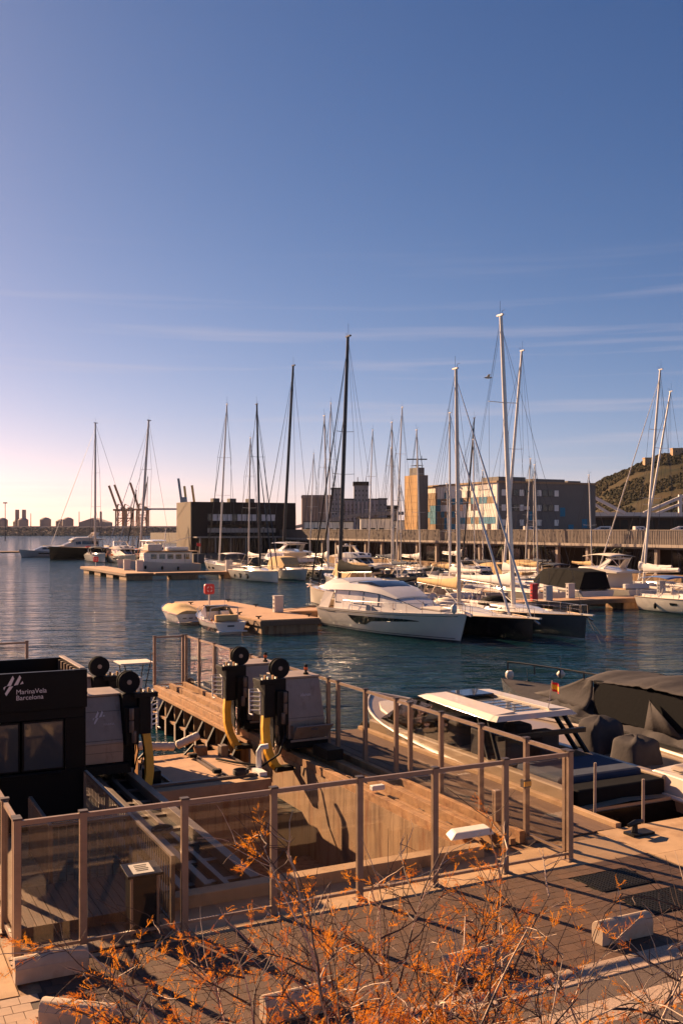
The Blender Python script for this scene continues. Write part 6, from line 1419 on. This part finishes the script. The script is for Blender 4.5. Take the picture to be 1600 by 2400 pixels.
# ---- hill with scrub
def ridge(px):
    P = [(1300, 1215), (1375, 1160), (1392, 1142), (1420, 1128), (1450, 1112), (1480, 1098), (1530, 1078), (1570, 1072), (1600, 1058), (1660, 1040), (1760, 1012), (1900, 990), (2300, 985), (2700, 1010)]
    if px <= P[0][0]: return P[0][1]
    for (a, b), (c, d) in zip(P, P[1:]):
        if a <= px <= c: return lerp(b, d, (px - a) / (c - a))
    return P[-1][1]
RD = 1000.
def hill_z(x, y):
    d = min(1, max(0, (y - 700) / (RD - 700))); px = 800 + F * x / RD
    top = CAMZ - (ridge(px) - HZ) / F * RD
    s_ = d ** .8 if y <= RD else max(.2, 1 - (y - RD) / 900)
    return 4 + (top - 4) * s_ + 5 * noise.noise(Vector((x * .02, y * .02, 0))) * min(1, d * 3) + 2 * noise.noise(Vector((x * .08, y * .08, 5))) * d
g = [[(x, y, hill_z(x, y)) for x in [200 + 8 * i for i in range(96)]] for y in [690 + 9 * j for j in range(60)]]
o = MB().sheet(g).build('hill', 'hillside', smooth=60); o['kind'] = 'structure'
mb = MB(); rr = random.Random(21)
for k in range(12000):
    x = rr.uniform(230, 470); y = RD - 300 * rr.random() ** 1.3 + 15
    if noise.noise(Vector((x * .022, y * .03, 9))) < -.12 and y < RD - 25: continue
    r = rr.uniform(.8, 2.2) * (1.15 if y > RD - 30 else .9); c = Vector((x, y, hill_z(x, y) + r * .35)); n_ = 6
    rings = []
    for zz, q in ((-.6, .7), (.05, 1.0), (.6, .72), (.95, .2)): rings.append([c + Vector((math.cos(a) * r * q * rr.uniform(.75, 1.2), math.sin(a) * r * q * rr.uniform(.75, 1.2), zz * r * rr.uniform(.8, 1.1))) for a in [2 * math.pi * j / n_ for j in range(n_)]])
    mb.loft(rings, True, False)
mat('scrub', (.016, .018, .008), .95, spec=.1, col2=(.06, .042, .018), scale=.06, var=.3)
o = mb.build('hill_scrub', 'scrub', fix=False); o['kind'] = 'stuff'; tag(o, 'dark pines and dry scrub covering the hillside', 'shrubs')
for i, (px, y, w, h_, l) in enumerate(((1470, 760, 11, 9, 'small tan house low on the hillside'), (1525, 985, 14, 5, 'long low tan building near the crest of the hill'), (1597, 985, 20, 6, 'tan fortress wall on the hill crest at the right edge'))):
    x = (px - 800) / F * y; z = hill_z(x, y); t = wthing('hill_house', l, 'house', (x, y, z), 'tan houses on the hill')
    MB().box(x - w / 2, x + w / 2, y - 3, y + 5, z - 4, z + h_).build('wall', 'fac_tan', t); MB().box(x - w / 2 - .4, x + w / 2 + .4, y - 3.4, y + 5.4, z + h_ + .01, z + h_ + .7).build('roof', 'fac_orange', t)
    for k in range(3): MB().box(x - w * .35 + k * w * .3, x - w * .35 + k * w * .3 + 1.2, y - 3.1, y - 3.004, z + h_ * .4, z + h_ * .7).build('window', 'window_dark', t)
# ---- white lifting bridge and the dark sheds below the hill
D = 520; X = lambda px: (px - 800) / F * D; Z = lambda py: CAMZ - (py - HZ) / F * D
t = wthing('lifting_bridge', 'white steel lifting bridge with slanting arms below the hill', 'bridge', (X(1490), D, 5.2))
MB().bar((X(1380), D, Z(1206)), (X(1680), D, Z(1206)), 8, 2.2).build('deck', 'hull_silver', t)
for a, b, c, d, w in ((1384, 1165, 1458, 1203, 1.5), (1384, 1180, 1422, 1204, 1.3), (1502, 1203, 1605, 1158, 1.5), (1530, 1204, 1610, 1172, 1.2), (1605, 1158, 1680, 1172, 1.5)):
    MB().bar((X(a), D - 4, Z(b)), (X(c), D - 4, Z(d)), w, w).build('arm', 'bridge_white', t)
for px in (1586, 1640): MB().box(X(px) - .8, X(px) + .8, D - 5, D - 3.4, 4, Z(1160)).build('pylon', 'bridge_white', t)
for i, (a, b, top, l) in enumerate(((1386, 1495, 1213, 'dark open boat shed under the white bridge, left one'), (1497, 1680, 1214, 'dark open boat shed under the white bridge at the right edge'))):
    D = 330; t = wthing('boat_shed', l, 'shed', (X((a + b) / 2) * 330 / 520, D, 5.2), 'dark boat sheds below the hill'); XX = lambda px: (px - 800) / F * 330; zt = CAMZ - (top - HZ) / F * 330
    MB().box(XX(a), XX(b), D, D + 14, 5.2, zt).build('wall', 'fac_dark', t); MB().box(XX(a) - .5, XX(b) + .5, D - .8, D + 14.5, zt + .01, zt + .5).build('roof', 'roof_dark', t)
    for k in range(5): MB().box(lerp(XX(a), XX(b), .05 + .19 * k), lerp(XX(a), XX(b), .2 + .19 * k), D - .06, D - .004, 5.4, zt - .8).build('door', 'black_paint', t)
def dry_boat(label, px, D, L, rz):
    p = Wp(px, HZ, D); t = thing('dry_boat', label, 'boat', (p.x, p.y, 5.9), rz, 'boats on stands beyond the promenade')
    h = Hull(L, L * .3, .9, 1.3, draft=.5); h.build(t, 'gelcoat', 'gelcoat', None)
    st = [(-L * .3, L * .1, L * .09, .9, 2.0), (0, L * .1, L * .08, .95, 2.0), (L * .2, L * .07, L * .04, 1.0, 1.3)]; c = house(MB(), st).build('cabin', 'gelcoat', t)
    for sd in (1, -1): mb = MB(); side_win(mb, st, -L * .25, L * .02, .4, .8, sd); mb.build('side_window', 'dark_glass', c)
    for x in (-L * .3, L * .2): MB().box(x - .1, x + .1, -.8, .8, -.7, -.25).build('stand', 'red_paint', t)
dry_boat('white motorboat on stands beyond the promenade, left of the white bridge', 1405, 230, 8, R(170)); dry_boat('white motorboat on stands below the bridge arm at right', 1505, 225, 7, R(10)); dry_boat('white motorboat on stands at the right edge beyond the railing', 1590, 222, 9, R(175)); dry_boat('white motorboat on stands before the shaded end of the mosaic block', 1250, 214, 7, R(5))
# ---- gull
p = Wp(1143, 885, 60); t = wthing('gull', 'white gull gliding left of the tallest mast', 'gull', p)
MB().lathe([(.01, -.25), (.05, -.15), (.07, 0), (.05, .15), (.02, .24)], 8, p, 'x').build('body', 'gelcoat', t, smooth=True)
for sd in (1, -1): MB().sheet([[p + Vector((.06, sd * .04, .02)), p + Vector((.1, sd * .3, .14)), p + Vector((-.04, sd * .65, .1))], [p + Vector((-.08, sd * .04, .02)), p + Vector((-.05, sd * .3, .13)), p + Vector((-.1, sd * .65, .095))]]).build('wing', 'gelcoat', t, solid=.01)
# ================================================================== TAMARISK SHRUBS
def tamarisk(label, base, nstem, Hh, spread, seed, az=None, dens=1.0, lean=(0, 0)):
    rr = random.Random(seed); base = Vector(base)
    t = wthing('tamarisk', label, 'shrub', base, 'bare orange tamarisks in the foreground')
    dark, pale = MB(), MB(); leaf, rust = MB(), MB()
    def grow(p, d, L, r, n, up, wob):
        pts = [p]; dd = d.copy()
        for i in range(n):
            dd = (dd + Vector((rr.gauss(0, wob), rr.gauss(0, wob), rr.gauss(0, wob) + up))).normalized(); pts.append(pts[-1] + dd * L / n)
        return pts
    def spray(p, d, L, mb):
        # one feathery twig: thin stalk and fine needles
        q = p + d * L; side = d.cross(Vector((rr.gauss(0, 1), rr.gauss(0, 1), rr.gauss(0, 1)))).normalized(); up = side.cross(d)
        w = .0018; mb.add([p - side * w, p + side * w, q], [(0, 1, 2)])
        k = int(17 * dens) + rr.randint(0, 3)
        for i in range(k):
            f = rr.uniform(.15, 1); a = rr.uniform(0, 6.28); dv = (d * rr.uniform(.5, 1.1) + (side * math.cos(a) + up * math.sin(a)) * rr.uniform(.5, 1.0)).normalized()
            s0 = p + d * L * f; l = L * rr.uniform(.16, .38) * (1.15 - .5 * f); ww = side * 0.0020 if rr.random() < .5 else up * 0.0020
            mb.add([s0 - ww, s0 + ww, s0 + dv * l], [(0, 1, 2)])
    def leafy(p, d, size, n):
        mb = leaf if rr.random() < .68 else rust
        for i in range(n):
            dv = (d + Vector((rr.gauss(0, .55), rr.gauss(0, .55), rr.gauss(0, .45)))).normalized()
            spray(p + Vector((rr.gauss(0, size * .08), rr.gauss(0, size * .08), rr.gauss(0, size * .08))), dv, size * rr.uniform(.5, 1.1), mb)
    for s in range(nstem):
        a = (az[s % len(az)] + rr.gauss(0, .18)) if az else 2 * math.pi * (s + rr.random() * .7) / nstem
        e = rr.uniform(.85, 1.32) if s % 3 else rr.uniform(.6, .9)
        d = Vector((math.cos(a) * math.cos(e) * spread + lean[0], math.sin(a) * math.cos(e) * spread * .7 + lean[1], math.sin(e))).normalized()
        L = Hh * rr.uniform(.8, 1.12) / max(.62, d.z); n = 11
        st = grow(base + Vector((rr.gauss(0, .16), rr.gauss(0, .14), 0)), d, L, 0, n, -.025, .075)
        (pale if rr.random() < .7 else dark).tube(st, [lerp(.032, .005, (i / n) ** .7) for i in range(n + 1)], 6)
        for b in range(11):
            i = rr.randint(3, n - 1); p = lerp(st[i], st[i + 1], rr.random()) if i < n else st[i]
            dl = (st[i + 1] - st[i]).normalized() if i < n else d
            out = Vector((rr.gauss(0, 1), rr.gauss(0, .8), rr.gauss(.15, .5))).normalized()
            bd = (dl * .7 + out * .85).normalized(); BL = rr.uniform(.6, 1.5) * (1.1 - .45 * i / n); m_ = 7
            br = grow(p, bd, BL, 0, m_, -.02, .13); (pale if rr.random() < .4 else dark).tube(br, [lerp(.010, .0024, k / m_) for k in range(m_ + 1)], 4)
            for c in range(7):
                j = rr.randint(1, m_ - 1); q = lerp(br[j], br[j + 1], rr.random()); td = ((br[j + 1] - br[j]).normalized() * .8 + Vector((rr.gauss(0, 1), rr.gauss(0, 1), rr.gauss(.1, .6))).normalized() * .75).normalized()
                TL = rr.uniform(.2, .6); tw = grow(q, td, TL, 0, 4, -.015, .16); (pale if rr.random() < .25 else dark).tube(tw, [.0045, .004, .0035, .003, .002], 3)
                hgt = (q.z - base.z) / Hh
                pr = .72 if hgt < .5 else .45 if hgt < .66 else .2 if hgt < .9 else .1
                if rr.random() < pr * dens:
                    for k in (1, 2, 3, 4): leafy(tw[k], td, rr.uniform(.07, .14), rr.randint(3, 6))
    o = pale.build('trunk', 'bark_pale', t, smooth=60, fix=False); o['kind'] = 'stuff'; o = dark.build('branches', 'bark_dark', t, smooth=60, fix=False); o['kind'] = 'stuff'
    o = leaf.build('crown', 'tamarisk_orange', t, fix=False); o = rust.build('crown', 'tamarisk_rust', t, fix=False)
tamarisk('large orange tamarisk with bare arching branches in the middle foreground', (.5, 8.2, ZQ), 19, 3.2, 1.0, 5)
tamarisk('second orange tamarisk filling the lower left of the foreground', (-.5, 8.5, ZQ), 11, 2.4, .9, 8)
tamarisk('thin orange tamarisk at the right edge with long bare twigs', (2.85, 8.6, ZQ), 6, 2.75, .6, 14, dens=.5)
# ================================================================== HAZE
m = bpy.data.materials.new('haze_air'); m.use_nodes = True; n = m.node_tree
n.nodes.remove(n.nodes['Principled BSDF']); pv = n.nodes.new('ShaderNodeVolumePrincipled'); pv.inputs['Color'].default_value = (.88, .92, 1, 1); pv.inputs['Density'].default_value = .00002; pv.inputs['Anisotropy'].default_value = .3
n.links.new(pv.outputs[0], n.nodes['Material Output'].inputs['Volume']); M['haze_air'] = m
o = MB().box(-1700, 2300, -60, 3000, -5, 135).build('haze', 'haze_air'); o['kind'] = 'stuff'
